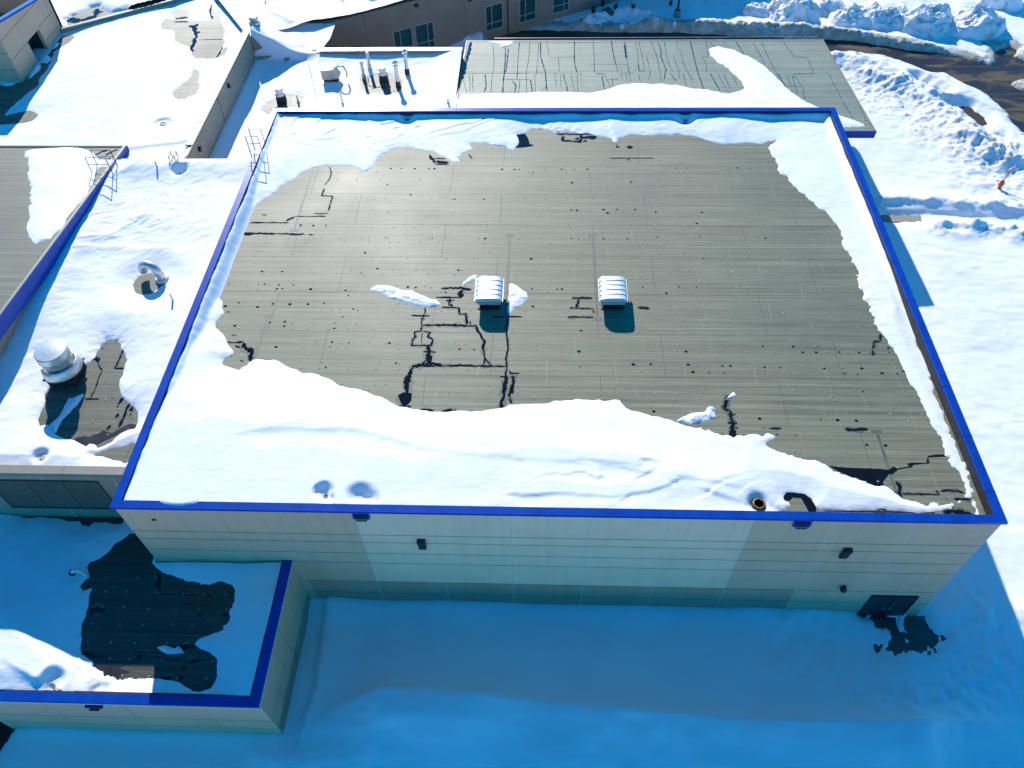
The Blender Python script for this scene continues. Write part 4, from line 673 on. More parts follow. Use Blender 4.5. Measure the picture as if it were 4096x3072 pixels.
# shell
rows_b = [-.3, 1.35, 2.55, 4.98]
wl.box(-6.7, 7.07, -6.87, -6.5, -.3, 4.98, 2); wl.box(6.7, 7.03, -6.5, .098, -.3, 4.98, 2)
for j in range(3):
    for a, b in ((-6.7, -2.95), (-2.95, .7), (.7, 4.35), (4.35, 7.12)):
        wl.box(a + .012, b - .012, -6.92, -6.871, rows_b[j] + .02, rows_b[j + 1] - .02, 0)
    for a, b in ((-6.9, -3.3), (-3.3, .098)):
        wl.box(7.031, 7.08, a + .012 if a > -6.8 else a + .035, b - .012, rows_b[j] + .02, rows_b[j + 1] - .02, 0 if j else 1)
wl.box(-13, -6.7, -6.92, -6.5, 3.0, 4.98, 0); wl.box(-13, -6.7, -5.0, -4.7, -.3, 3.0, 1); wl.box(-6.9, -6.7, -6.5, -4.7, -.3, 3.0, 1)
wl.build('wall', [M['beige'], M['beige_low'], M['joint_recess_dark']], low)
gl = MB(); gl.box(-12.5, -7.2, -5.06, -5.005, .1, 2.8); wgl = gl.build('window', M['glass'], low)
fr = MB()
for x in (-12.5, -11.2, -9.9, -8.6, -7.3): fr.box(x, x + .08, -5.10, -5.061, .1, 2.8)
fr.box(-12.5, -7.2, -5.10, -5.062, .1, .2); fr.box(-12.5, -7.2, -5.10, -5.062, 2.0, 2.08); fr.build('frame', M['frame'], wgl)
rb = MB()
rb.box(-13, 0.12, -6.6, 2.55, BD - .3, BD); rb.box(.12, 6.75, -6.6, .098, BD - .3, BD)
rb = rb.build('roof', M['membrane_shaded'], low)
cp = MB()
cp.box(-13, 7.15, -7.05, -6.62, BT - .14, BT, 0); cp.box(6.72, 7.15, -6.62, .097, BT - .14, BT, 0)
cp.box(-13, 7.10, -6.62, -6.56, BD - .02, BT - .02, 2); cp.box(6.66, 6.72, -6.56, .097, BD - .02, BT - .02, 2)
for x in (-3.0, .35, 3.6): cp.box(x - .01, x + .01, -7.06, -6.61, BT - .14, BT + .003, 1)
for y in (-4.2, -1.6): cp.box(6.71, 7.16, y - .01, y + .01, BT - .14, BT + .003, 1)
cp.box(-13, 7.17, -7.075, -7.051, BT - .22, BT - .10, 3); cp.box(7.151, 7.175, -7.075, .097, BT - .22, BT - .10, 3)
cp.build('coping', [M['blue'], M['blue_dark'], M['parapet'], M['joint_pale']], low)
sc = MB(); sc.box(-.95, -.2, -7.10, -6.93, 4.42, 4.62, 0); sc.box(-.8, -.35, -7.18, -7.101, 4.36, 4.41, 1); sc.build('scupper', [M['blue_dark'], M['black']], low)
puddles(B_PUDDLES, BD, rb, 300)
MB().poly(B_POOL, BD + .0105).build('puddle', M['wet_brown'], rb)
fb = MB()
for y in (-5.7, -4.9, -4.1, -3.2, -2.4, -1.6, -.8):
    for x in np.arange(-4.5, 6.2, 1.25): disc(fb, x + r.uniform(-.2, .2), y + r.uniform(-.05, .05), BD + .002, .06)
fb.build('fastener_plate', M['plate'], rb)['kind'] = 'stuff'
X, Y = mesh_grid(-13, 6.67, -6.57, 2.56, .07)
th = .22 + .2 * fbm(X, Y, .3, 3, 14) + .25 * np.exp(-((Y + 5.9) / 1.0) ** 2) * np.clip((1 - X) / 3, 0, 1)
th += .40 * np.exp(-((X + 6.2) / 2.2) ** 2 - ((Y + 4.6) / 1.6) ** 2) + .22 * np.exp(-((6.7 - X) / 1.2) ** 2)
th += ridge(X, Y, [(-6.6, -3.0), (-5.6, -4.4), (-4.3, -5.3), (-2.9, -6.1)], .34, 1.1, .35)
th += .03 * fbm(X * .8 + Y * .4, Y * 1.4 - X * .5, 1.6, 4, 19)
th += bowl(X, Y, (-2.6, -6.05), .5, .55) + bowl(X, Y, (-.45, -6.45), .4, .4)
th = np.clip(th, .07, .75)
under = [(0.0, .0), (0.0, 2.7), (1.0, 2.7), (1.0, 0.0)]
wall_strip = B_STRIP
d, sd = snow_depth(X, Y, th, [B_BARE, wall_strip], None, .8, .16, 33)
d = np.where((X > .06) & (Y > .06), -.1, d)
kind(grid_mesh('roof_snow', X, Y, BD + d, (d > 0) & ~((X > .2) & (Y > .12)), M['snow']), 'stuff')
for i, p in enumerate(B_PATCHES):
    a = np.array(p); X, Y = mesh_grid(a[:, 0].min() - .1, a[:, 0].max() + .1, a[:, 1].min() - .1, a[:, 1].max() + .1, .03)
    d, sd = snow_depth(X, Y, .14 * (1 + fbm(X, Y, 2, 3, 44)), [], [p], .15, .06, 61)
    tag(grid_mesh('snow_patch', X, Y, BD + d, d > 0, M['snow']), 'small shaded snow lump on the dark puddled roof of the low wing', 'snow patch')
t = thing('gooseneck_vent', 'small white gooseneck pipe beside the dark roof patch of the shaded low wing', 'vent', (-3.31, -.83, BD))
gp = MB(); x, y, z = -3.31, -.83, BD
gp.tube([(x + .12, y, z), (x + .12, y, z + .5), (x + .02, y, z + .72), (x - .2, y, z + .75), (x - .36, y - .02, z + .62)], .11, 12); gp.build('pipe', M['white'], t)
gp = MB(); gp.box(x - .52, x - .3, y - .14, y + .12, z + .42, z + .62); gp.build('outlet_hood', M['dark'], t)

# =====================================================================
#  MIDDLE WING with the louvre, between the gym and the sloped left wing
# =====================================================================
mid = thing('louvred_wing', 'snow covered flat wing with beige cap and wide wall louvre, left of the gym', 'building', (-5, 14, 4))
CT, CD = 9.1, ZC_DECK
wl = MB()
wl.box(-14, .118, 2.6, 2.95, 4.0, 8.88, 0)
for z in np.arange(4.9, 8.8, .42): wl.box(-14, .117, 2.585, 2.599, z, z + .40, 0)
for x in (-12.2, -8.65, -5.1, -1.5): wl.box(x - .02, x + .02, 2.575, 2.584, 4.6, 8.88, 1)
wb = MB(); wb.box(-10.4, .118, 28.0, 28.3, 6.0, 9.0, 0); wb.build('wall', M['taupe'], mid)
wl.build('wall', [plain('grey_siding', (.40, .27, .19), .7, .0, .08, 1.5), M['joint_pale']], mid)
rc = MB(); rc.box(-14, .119, 2.9, 28.0, CD - .3, CD); rc = rc.build('roof', M['membrane_tan'], mid)
cp = MB(); cp.box(-14, .118, 2.45, 2.92, 8.89, CT, 0); cb = MB(); cb.box(-10.0, .118, 27.95, 28.4, 9.01, 9.12, 0)
for x in (-10.6, -7.6, -3.75): cp.box(x - .01, x + .01, 2.44, 2.93, 8.88, CT + .003, 1)
for x in (-6, -3): cb.box(x - .01, x + .01, 27.94, 28.41, 9.01, 9.123, 1)
cb.build('coping', [M['cap_beige'], M['joint_recess_dark']], mid)
cp.build('coping', [M['trim'], M['joint_recess_dark']], mid)
lv = MB(); lx0, lx1, lz0, lz1 = -7.95, -2.45, 5.75, 8.2
lv.box(lx0, lx1, 2.56, 2.573, lz0, lz1, 0); lv = lv.build('louvre', M['black'], mid)
ls = MB()
for k_ in range(11):
    z = lz0 + .08 + k_ * (lz1 - lz0 - .1) / 11
    ls.hexa([(lx0, 2.50, z), (lx1, 2.50, z), (lx1, 2.559, z + .06), (lx0, 2.559, z + .06)], [(lx0, 2.50, z + .03), (lx1, 2.50, z + .03), (lx1, 2.559, z + .09), (lx0, 2.559, z + .09)])
ls.build('slat', M['dark_slat'], lv)
lf = MB()
for a in (lx0 - .08, lx0 + 1.8, lx0 + 3.65, lx1): lf.box(a, a + .08, 2.48, 2.572, lz0 - .06, lz1 + .06)
for a in (lz0 - .1, lz1 + .02): lf.box(lx0 - .08, lx1 + .08, 2.478, 2.571, a, a + .08)
lf.build('frame', M['dark_slat'], lv)
li = MB(); li.box(-8.1, -7.5, 2.40, 2.57, 8.42, 8.6); li.build('wall_light', M['dark'], mid)
puddles(C_PUDDLES, CD, rc, 500)
MB().poly(C_POOL, CD + .0105).build('puddle', M['wet_brown'], rc)
fb = MB()
for y in (4.3, 5.2, 6.0, 6.9, 7.6, 8.4, 9.3, 10.2):
    for x in np.arange(-7, -.5, 1.1): disc(fb, x + r.uniform(-.2, .2), y + r.uniform(-.08, .08), CD + .002, .07)
fb.build('fastener_plate', M['plate'], rc)['kind'] = 'stuff'
X, Y = mesh_grid(-11.2, .12, 2.9, 27.98, .075)
th = .32 + .26 * fbm(X, Y, .2, 2, 3) + .45 * np.exp(-((X + 10.0) / 1.3) ** 2) * np.clip((Y - 6) / 8, 0, 1)
th += .30 * np.exp(-((X - .1) / 1.2) ** 2) * np.clip((Y - 8) / 6, 0, 1) + .35 * np.exp(-((Y - 28) / 1.5) ** 2)
u = X * .8 + Y * .6; v = -X * .6 + Y * .8
ter = fbm(u * .4, v * 1.1, .8, 3, 23) * 3; th += .06 * (ter - np.floor(ter)) * .6 * np.exp(-((Y - 22) / 4.5) ** 2) * np.clip((-2.5 - X) / 3, 0, 1)
th += ridge(X, Y, [(-8.8, 20.2), (-7.8, 20.6), (-7.4, 22.2), (-6.4, 22.6)], .12, .12, .6)
th += ridge(X, Y, [(-8.9, 19.2), (-7, 19.5), (-5.2, 19.4), (-4.2, 19.6)], .08, .1, .6)
th += .03 * fbm(u, v * 1.8, 1.4, 4, 8)
th += bowl(X, Y, (-5.5, 27.35), .5, .6) + bowl(X, Y, (-5.55, 3.8), .35, .5)
th *= 1 - .72 * np.exp(-(np.hypot(X + 4.1, Y - 16.4) / 2.0) ** 4)
th = np.clip(th, .08, .9) * np.clip(.35 + (Y - 2.9) / 1.3, .35, 1)
d, sd = snow_depth(X, Y, th, C_BARE, None, .9, .12, 51)
d = np.where((X < -9.3) & (Y < 9), d * np.clip(1 - (9 - Y) / 7 * np.clip((-9.3 - X) / .5, 0, 1), .2, 1), d)
kind(grid_mesh('roof_snow', X, Y, CD + d, d > 0, M['snow']), 'stuff')
p = C_PATCH; a = np.array(p); X, Y = mesh_grid(a[:, 0].min() - .1, a[:, 0].max() + .1, a[:, 1].min() - .1, a[:, 1].max() + .1, .035)
d, sd = snow_depth(X, Y, .16 * (1 + fbm(X, Y, 2, 3, 47)), [], [p], .15, .06, 63)
tag(grid_mesh('snow_patch', X, Y, CD + d, d > 0, M['snow']), 'narrow blue snow strip in the shadow of the big exhaust fan', 'snow patch')

# big exhaust fan
def exhaust_fan(x, y, z, s, label):
    t = thing('exhaust_fan', label, 'exhaust fan', (x, y, z), 'upblast exhaust fans')
    c = MB(); b = .74 * s; q = lambda h, zz: [(x - h, y - h, zz), (x + h, y - h, zz), (x + h, y + h, zz), (x - h, y + h, zz)]
    c.hexa(q(b, z), q(b, z + .48 * s)); c.hexa(q(b * .96, z + .481 * s), q(b * .96, z + .539 * s)); c.hexa(q(b * 1.12, z + .54 * s), q(b * 1.12, z + .60 * s)); c.build('curb', M['dark'], t)
    k_ = MB(); k_.lathe(x, y, [(.60 * s, z + .62 * s), (1.00 * s, z + .66 * s), (1.05 * s, z + .70 * s), (1.04 * s, z + .78 * s), (.99 * s, z + 1.0 * s), (.92 * s, z + 1.2 * s), (.88 * s, z + 1.24 * s), (.84 * s, z + 1.2 * s), (.80 * s, z + 1.0 * s), (.6 * s, z + .98 * s)], 56)
    k_.build('wind_band', M['steel'], t)
    h = MB(); h.lathe(x, y, [(.62 * s, z + 1.0 * s), (.74 * s, z + 1.26 * s), (.80 * s, z + 1.36 * s), (.815 * s, z + 1.72 * s), (.835 * s, z + 1.725 * s), (.84 * s, z + 1.78 * s), (.83 * s, z + 2.12 * s)], 56)
    h.lathe(x, y, [(.832 * s, z + 2.1201 * s), (.79 * s, z + 2.15 * s), (.3 * s, z + 2.19 * s), (.01, z + 2.20 * s)], 56, 0, False)
    h.build('cap', M['steel'], t)
    r_ = MB(); r_.lathe(x, y, [(.82 * s, z + 1.70 * s), (.848 * s, z + 1.70 * s), (.848 * s, z + 1.735 * s), (.82 * s, z + 1.735 * s)], 56); r_.build('band_seam', M['zinc'], t)
    return t
exhaust_fan(-6.35, 9.15, CD, 1.0, 'large round steel exhaust fan casting a long shadow over bare roof')
t = thing('gooseneck_vent', 'shiny steel gooseneck duct in a melted snow hole left of the gym', 'vent', (-3.55, 16.75, CD))
x, y, z = -3.6, 16.9, CD; g = MB(); pts = [(x, y, z), (x, y, z + .5)]
for k_ in range(1, 9):
    a = math.pi * k_ / 8; pts.append((x - .55 + .55 * math.cos(a), y + .16 * (1 - math.cos(a)), z + .5 + .55 * math.sin(a)))
pts.append((x - 1.12, y + .33, z + .38)); g.tube(pts, .25, 20); g.build('duct', M['steel'], t)
g = MB()
for k_ in (1, 3, 5, 7, 9): 
    a_, b_ = Vector(pts[k_]), Vector(pts[k_ + 1]); dd = (b_ - a_).normalized() * .025; g.tube([a_ - dd, a_ + dd], .26, 20)
g.build('seam_ring', M['zinc'], t)
g = MB(); g.lathe(x, y, [(.42, z), (.40, z + .12), (.30, z + .16)], 20); g.build('flashing', M['white'], t)
def stub(x, y, z, h, label, mat='white', ra=.06, cap=False):
    t = thing('vent_pipe', label, 'pipe', (x, y, z), 'small vent pipes standing in roof snow')
    b = MB(); b.tube([(x, y, z), (x, y, z + h)], ra, 12); b.build('pipe', M[mat], t)
    if cap:
        b = MB(); b.lathe(x, y, [(ra * 2.2, z), (ra * 2.0, z + .05), (ra, z + .07)], 14); b.build('flashing', M['zinc'], t)
        b = MB(); b.lathe(x, y, [(ra * .6, z + h), (ra * 1.5, z + h + .02), (ra * 1.4, z + h + .12), (ra * .5, z + h + .16)], 14); b.build('cap', M[mat], t)
    else:
        b = MB(); b.lathe(x, y, [(ra * 1.9, z), (ra * 1.7, z + .08), (ra, z + .12)], 14); b.build('flashing', M['zinc'], t)
stub(-2.16, 14.78, CD + .25, .65, 'short white pipe in the snow right of the gooseneck duct')
stub(-7.06, 27.41, CD + .3, .85, 'white pipe in snow just below the beige cap behind the louvred wing')
drain(-5.5, 27.3, CD + .01, 'reddish drain hole in the snow of the louvred wing, near its back cap')
drain(-5.55, 3.78, CD + .01, 'dark drain hole near the front beige cap of the louvred wing')

# =====================================================================
#  SLOPED WINGS with deep blue fascias (left and back right)
# =====================================================================
left = thing('sloped_wing', 'wing with sloping grey roof and deep blue fascia at the left edge', 'building', (-17, 20, 4))
zd = lambda x, y: 9.12 + .084 * (29.8 - y)
YA, YB, XR, XL = 3.0, 29.9, -10.0, -26.0
rf = MB(); rf.hexa([(XL, YA, zd(0, YA) - .2), (XR - .25, YA, zd(0, YA) - .2), (XR - .25, YB - .12, zd(0, YB) - .2), (XL, YB - .12, zd(0, YB) - .2)], [(XL, YA, zd(0, YA)), (XR - .25, YA, zd(0, YA)), (XR - .25, YB - .12, zd(0, YB)), (XL, YB - .12, zd(0, YB))])
rd = rf.build('roof', M['membrane_tan'], left)
def sloped_band(mb, x0, x1, ya, yb, zf, t0, t1, mi=0):
    mb.hexa([(x0, ya, zf(0, ya) + t0), (x1, ya, zf(0, ya) + t0), (x1, yb, zf(0, yb) + t0), (x0, yb, zf(0, yb) + t0)], [(x0, ya, zf(0, ya) + t1), (x1, ya, zf(0, ya) + t1), (x1, yb, zf(0, yb) + t1), (x0, yb, zf(0, yb) + t1)], mi)
fa = MB()
for a, b, ox in ((-.30, .06, 0), (-.58, -.318, -.018), (-.88, -.598, -.036)): sloped_band(fa, XR - .08 + ox, XR + ox, YA, YB, zd, a, b)
fa.build('fascia', M['blue'], left)
tr = MB(); sloped_band(tr, XR - .26, XR - .082, YA, YB, zd, -.2, .085); tr.box(XL, XR - .262, YB - .119, YB, zd(0, YB) - .5, zd(0, YB) + .07); tr.build('edge_trim', M['trim'], left)
wl = MB(); wl.hexa([(XL, YA + .3, 0), (XR - .35, YA + .3, 0), (XR - .35, YB - .4, 0), (XL, YB - .4, 0)], [(XL, YA + .3, zd(0, YA) - .3), (XR - .35, YA + .3, zd(0, YA) - .3), (XR - .35, YB - .4, zd(0, YB) - .3), (XL, YB - .4, zd(0, YB) - .3)])
wl.build('wall', M['beige_low'], left)
st = MB()
for i, pts in enumerate([[(-13.3, 29.2), (-12.6, 29.25)], [(-12.2, 28.0), (-11.6, 29.1), (-11.2, 29.3)], [(-11.1, 28.6), (-10.8, 29.2), (-10.55, 29.5)], [(-10.9, 27.4), (-10.6, 28.3)], [(-13.2, 26.4), (-12.5, 27.8), (-12.1, 28.7)], [(-22, 18.5), (-19.5, 22), (-18.0, 26)], [(-21, 19), (-18.6, 20.6), (-17.2, 23.5)], [(-22, 20.1), (-19, 20.2)]]): ribbon(st, pts, .10 if i < 5 else .05, lambda x, y: zd(x, y) + .008, 700 + i)
st.build('melt_crack', M['wet'], rd)
a = np.array(D_SNOW); X, Y = mesh_grid(a[:, 0].min() - .2, a[:, 0].max() + .2, a[:, 1].min() - .2, min(29.7, a[:, 1].max() + .2), .07)
d, sd = snow_depth(X, Y, .17 * (1 + .5 * fbm(X, Y, .6, 3, 71)), [], [D_SNOW], .7, .15, 72)
kind(grid_mesh('roof_snow', X, Y, zd(X, Y) + d, d > 0, M['snow']), 'stuff')

back = thing('sloped_wing', 'wing with pale sloping roof streaked by dark melt lines, behind the gym', 'building', (28, 43, 3))
ze = lambda x, y: 7.05 - .081 * (y - 35.2)
YA, YB, XR, XL = 34.75, 51.3, 44.35, 12.45
rf = MB(); rf.hexa([(XL + .12, YA + .1, ze(0, YA) - .2), (XR - .12, YA + .1, ze(0, YA) - .2), (XR - .12, YB, ze(0, YB) - .2), (XL + .12, YB, ze(0, YB) - .2)], [(XL + .12, YA + .1, ze(0, YA)), (XR - .12, YA + .1, ze(0, YA)), (XR - .12, YB, ze(0, YB)), (XL + .12, YB, ze(0, YB))])
re_ = rf.build('roof', M['membrane_green'], back)
fa = MB()
for a, b, oy in ((-.20, .06, 0), (-.36, -.215, .015), (-.52, -.375, .03)): fa.box(XL, XR, YA + oy, YA + .098 + oy, ze(0, YA) + a, ze(0, YA) + b)
fa.build('fascia', M['blue'], back)
tr = MB()
for a in (XL, XR - .12): sloped_band(tr, a, a + .119, YA + .1, YB, ze, -.5, .07)
tr.box(XL, XR, YB + .001, YB + .12, ze(0, YB) - .5, ze(0, YB) + .02); tr.build('edge_trim', M['trim'], back)
wl = MB(); wl.hexa([(13.2, 35.9, -.3), (40.7, 35.9, -.3), (40.7, 50.2, -.3), (13.2, 50.2, -.3)], [(13.2, 35.9, ze(0, 35.9) - .22), (40.7, 35.9, ze(0, 35.9) - .22), (40.7, 50.2, ze(0, 50.2) - .22), (13.2, 50.2, ze(0, 50.2) - .22)])
wl.box(14, 40.2, 32.88, 35.9, -.3, 6.3)
wl.build('wall', M['taupe'], back)
gd = MB(); gd.bar((15, YB + .06, 6.0), (43.9, YB + .06, 6.0), .03); gd.build('gutter_rail', M['zinc'], back)
st = MB()
for i, pts in enumerate(E_CRACKS): ribbon(st, pts, (.032 if i % 4 else .062), lambda x, y: ze(x, y) + .007 + .0004 * (i % 7), 800 + i)
ribbon(st, E_WIDECRACK, .2, lambda x, y: ze(x, y) + .011, 970); ribbon(st, E_WIDECRACK2, .12, lambda x, y: ze(x, y) + .011, 971)
st.build('melt_crack', M['wet'], re_)
a = np.array(E_SNOW); X, Y = mesh_grid(XL + .13, XR - .13, YA + .02, a[:, 1].max() + .3, .085)
lim = [(a_, max(b_, 34.0)) for a_, b_ in E_SNOW] 
d, sd = snow_depth(X, Y, .22 * (1 + .5 * fbm(X, Y, .5, 3, 74)), [], [E_SNOW], .9, .15, 75)
d = np.where((X < 30) & (Y < 36.0), .25, d)
kind(grid_mesh('roof_snow', X, Y, ze(X, Y) + d, d > 0, M['snow']), 'stuff')
a = np.array(E_PATCH); X, Y = mesh_grid(a[:, 0].min() - .1, a[:, 0].max() + .1, a[:, 1].min() - .1, min(51.2, a[:, 1].max() + .1), .05)
d, sd = snow_depth(X, Y, .10 * (1 + fbm(X, Y, 1.2, 3, 78)), [], [E_PATCH], .2, .15, 79)
tag(grid_mesh('snow_patch', X, Y, ze(X, Y) + d, d > 0, M['snow']), 'thin ragged snow patch at the far edge of the streaked sloping roof', 'snow patch')

# =====================================================================
#  UPPER LEFT: big snowy roof with ribbed wall, tower block, far roof
# =====================================================================
hall = thing('ribbed_wing', 'large snowy flat roof ending in a ribbed metal wall, upper left', 'building', (-18, 40, 4))
GD, GT = ZG_DECK, 9.0
NE = (-5.45, 46.85); A2 = (-9.2, 52.7)
wl = MB()
wl.box(-5.75, -5.49, 28.42, NE[1], 4.0, GT - .08, 0)
for z in np.arange(6.2, 8.85, .26): wl.box(-5.489, -5.455, 28.42, NE[1] - .03, z, z + .19, 0)
wl.box(-5.454, -5.44, 36.6, 36.65, 6.0, 8.9, 1)
wl.hexa([(NE[0] - .3, NE[1], 4), (NE[0] - .04, NE[1], 4), (-10.8, 56.1, 4), (-11.1, 55.9, 4)], [(NE[0] - .3, NE[1], GT - .08), (NE[0] - .04, NE[1], GT - .08), (-10.8, 56.1, GT - .08), (-11.1, 55.9, GT - .08)], 0)
wl.build('wall', [plain('ribbed_siding', (.40, .345, .26), .5, .2, .08, 1.2), M['joint_recess_dark']], hall)
cp = MB(); cp.box(-6.0, -5.42, 30.2, NE[1], GT - .079, GT + .02, 0)
for y in (33, 36, 39, 42, 45): cp.box(-6.01, -5.41, y, y + .025, GT - .08, GT + .024, 1)
dxy = Vector((A2[0] - NE[0], A2[1] - NE[1], 0)); nrm = Vector((dxy.y, -dxy.x, 0)).normalized() * .42; L2 = dxy * 1.6
for t0, t1 in ((0.02, .33), (.335, .66), (.665, 1.0), (1.005, 1.5)):
    p0 = Vector((NE[0], NE[1], 0)) + dxy * t0; p1 = Vector((NE[0], NE[1], 0)) + dxy * t1
    q = [p0, p1, p1 - nrm, p0 - nrm]; cp.hexa([(v.x, v.y, GT - .075) for v in q], [(v.x, v.y, GT + .03) for v in q], 0)
cp.build('coping', [M['trim'], M['joint_recess_dark']], hall)
for y, z in ((39.2, 8.4), (30.9, 8.2)):
    li = MB(); li.box(-5.43, -5.28, y - .13, y + .13, z - .16, z + .16); li.build('wall_light', M['dark'], hall)
kb = MB(); kb.hexa([(-23, 46.8, GD - .2), (-11.0, 54.6, GD - .2), (-11.15, 54.9, GD - .2), (-23.2, 47.1, GD - .2)], [(-23, 46.8, GD + .42), (-11.0, 54.6, GD + .42), (-11.15, 54.9, GD + .42), (-23.2, 47.1, GD + .42)])
kb.build('roof_kerb', M['trim'], hall)
rg = MB(); rg.poly([(-40, 28.5), (-5.75, 28.5), (-5.75, 46.9), (-9.6, 52.9), (-11, 55.2), (-23, 47.2), (-40, 47.2)], GD); rg = rg.build('roof', M['membrane_tan'], hall)
puddles(G_PUDDLES, GD, rg, 990)
X, Y = mesh_grid(-34, -5.5, 28.4, 55.5, .11)
th = .17 + .10 * fbm(X, Y, .2, 3, 81) + .12 * np.exp(-((X + 5.6) / 1.0) ** 2); u = X * .8 + Y * .6; v = -X * .6 + Y * .8
th += .022 * fbm(u * .8, v * 2, .9, 4, 84) + .30 * np.exp(-((Y - 28.4) / 1.2) ** 2) * np.clip((X + 10) / 2, 0, 1)
th += ridge(X, Y, [(-10, 30.2), (-8.5, 30.6), (-6.5, 31.0), (-5.5, 31.4)], .10, .9, .25)
th += bowl(X, Y, (-8.77, 33.5), .5, .5)
th = np.clip(th, .06, .6)
edge = np.clip((-5.98 - X) / .05, 0, 1) + (Y < 31.0)
cop_line = ((X - NE[0]) * dxy.y - (Y - NE[1]) * dxy.x) / dxy.length          # >0 east of the angled coping
kerb = ((X + 23) * 9.6 - (Y - 46.8) * 14.8) / math.hypot(9.6, 14.8)           # >0 inside the roof
d, sd = snow_depth(X, Y, th, G_BARE, None, 1.5, .16, 88)
ok = (X < -5.5) & ((Y < NE[1]) | (cop_line < -.40)) & ((X < -5.98) | (Y < 31)) & (kerb > .0)
kind(grid_mesh('roof_snow', X, Y, GD + d, (d > 0) & ok, M['snow']), 'stuff')
glab = ['shaded snow wedge lying along the foot of the tower block', 'flat snow scrap on the shaded wet roof under the tower block', 'snow lump at the dark opening of the tower block', 'small snow sliver beside the far end of the tower block wall']
for i, p in enumerate(G_PATCHES):
    a = np.array(p); X, Y = mesh_grid(a[:, 0].min() - .1, a[:, 0].max() + .1, a[:, 1].min() - .1, a[:, 1].max() + .1, .06)
    d, sd = snow_depth(X, Y, .2 * (1 + fbm(X, Y, 1.2, 3, 78)), [], [p], .2, .1, 90 + i)
    tag(grid_mesh('snow_patch', X, Y, GD + d, d > 0, M['snow']), glab[i], 'snow patch')
drain(-8.77, 33.5, GD + .01, 'lone drain hole in the wide snow of the upper left roof')

tower = thing('tower_block', 'tall beige block with blue coping and a dark doorway, top left corner', 'building', (-27, 45, 8))
zt = lambda x, y: 12.95 - .165 * (y - 40)
wl = MB(); HX = -22.15
def hbox(x0, x1, y0, y1, z0, mi=0, top=True, zc=None):
    zf = zt if zc is None else (lambda x, y: zc)
    wl.hexa([(x0, y0, z0), (x1, y0, z0), (x1, y1, z0), (x0, y1, z0)], [(x0, y0, zf(0, y0)), (x1, y0, zf(0, y0)), (x1, y1, zf(0, y1)), (x0, y1, zf(0, y1))], mi)
hbox(HX - 8, HX - .3, 39.6, 40.0, 8, 0); hbox(HX - .3, HX, 39.6, 42.55, 8, 0); hbox(HX - .3, HX, 44.75, 48.1, 8, 0); hbox(HX - .3, HX, 42.55, 44.75, 10.33, 0)
hbox(HX - 8, HX, 47.8, 48.1, 8, 0); wl.box(HX - 1.3, HX - 1.2, 42.3, 45, 8, 10.4, 1)
wl.box(HX - 1.19, HX - .301, 42.3, 42.54, 8, 10.4, 1); wl.box(HX - 1.19, HX - .301, 44.76, 45, 8, 10.4, 1); wl.box(HX - 1.19, HX - .301, 42.55, 44.75, 10.34, 10.5, 1)  # recess back, sides and head coloured dark: the doorway's shade is painted in
for z in (10.31, 11.9): wl.box(HX, HX + .006, 39.6, 42.5 if z < 11 else 46.0, z, z + .03, 1)
for z in (10.4,): wl.box(HX, HX + .006, 44.8, 48.0, z, z + .03, 1)
for z in (9.55, 10.9): wl.box(HX - 8, HX, 39.592, 39.599, z, z + .03, 1)
wl.box(HX, HX + .005, 44.9, 48.0, 9.2, 9.23, 1)
wl.build('wall', [M['beige'], M['joint_recess_dark']], tower)
rt = MB(); rt.hexa([(HX - 8, 40, zt(0, 40) - 1.9), (HX - .3, 40, zt(0, 40) - 1.9), (HX - .3, 47.8, zt(0, 47.8) - 1.9), (HX - 8, 47.8, zt(0, 47.8) - 1.9)], [(HX - 8, 40, zt(0, 40) - 1.5), (HX - .3, 40, zt(0, 40) - 1.5), (HX - .3, 47.8, zt(0, 47.8) - 1.5), (HX - 8, 47.8, zt(0, 47.8) - 1.5)])
rt.build('roof', M['membrane'], tower)
cp = MB()
def cband(x0, x1, y0, y1): cp.hexa([(x0, y0, zt(0, y0) + .001), (x1, y0, zt(0, y0) + .001), (x1, y1, zt(0, y1) + .001), (x0, y1, zt(0, y1) + .001)], [(x0, y0, zt(0, y0) + .16), (x1, y0, zt(0, y0) + .16), (x1, y1, zt(0, y1) + .16), (x0, y1, zt(0, y1) + .16)])
cband(HX - .4, HX + .04, 39.56, 48.14); cband(HX - 8, HX - .401, 39.56, 40.0); cband(HX - 8, HX - .401, 47.75, 48.14)
cp.build('coping', M['blue'], tower)

far = thing('angled_wing', 'far snowy roof beyond a pale kerb, top left, with one bare strip', 'building', (-18, 58, 4))
ID = ZI_DECK
wl = MB(); wl.hexa([(-23.3, 47.3, 0), (-11.6, 54.9, 0), (-24, 74, 0), (-46, 60, 0)], [(-23.3, 47.3, ID - .3), (-11.6, 54.9, ID - .3), (-24, 74, ID - .3), (-46, 60, ID - .3)]); wl.build('wall', M['taupe'], far)
rg = MB(); rg.poly([(-23.3, 47.2), (-11.7, 54.8), (-24, 74), (-46, 60)], ID); rg = rg.build('roof', M['membrane_tan'], far)
puddles(I_PUDDLES, ID, rg, 1010)
X, Y = mesh_grid(-42, -8, 46.5, 72, .16)
d, sd = snow_depth(X, Y, np.clip(.28 + .25 * fbm(X, Y, .3, 4, 95), .06, 1), [I_BARE], None, .3, .2, 96)
kerb2 = ((X + 23.3) * 9.8 - (Y - 47.3) * 15.1) / math.hypot(9.8, 15.1)
ok = (kerb2 < -.02) & ((X + 11.6) * 19.1 + (Y - 54.9) * 12.4 < 0) & (Y > 47.2)
kind(grid_mesh('roof_snow', X, Y, ID + d, (d > 0) & ok, M['snow']), 'stuff')

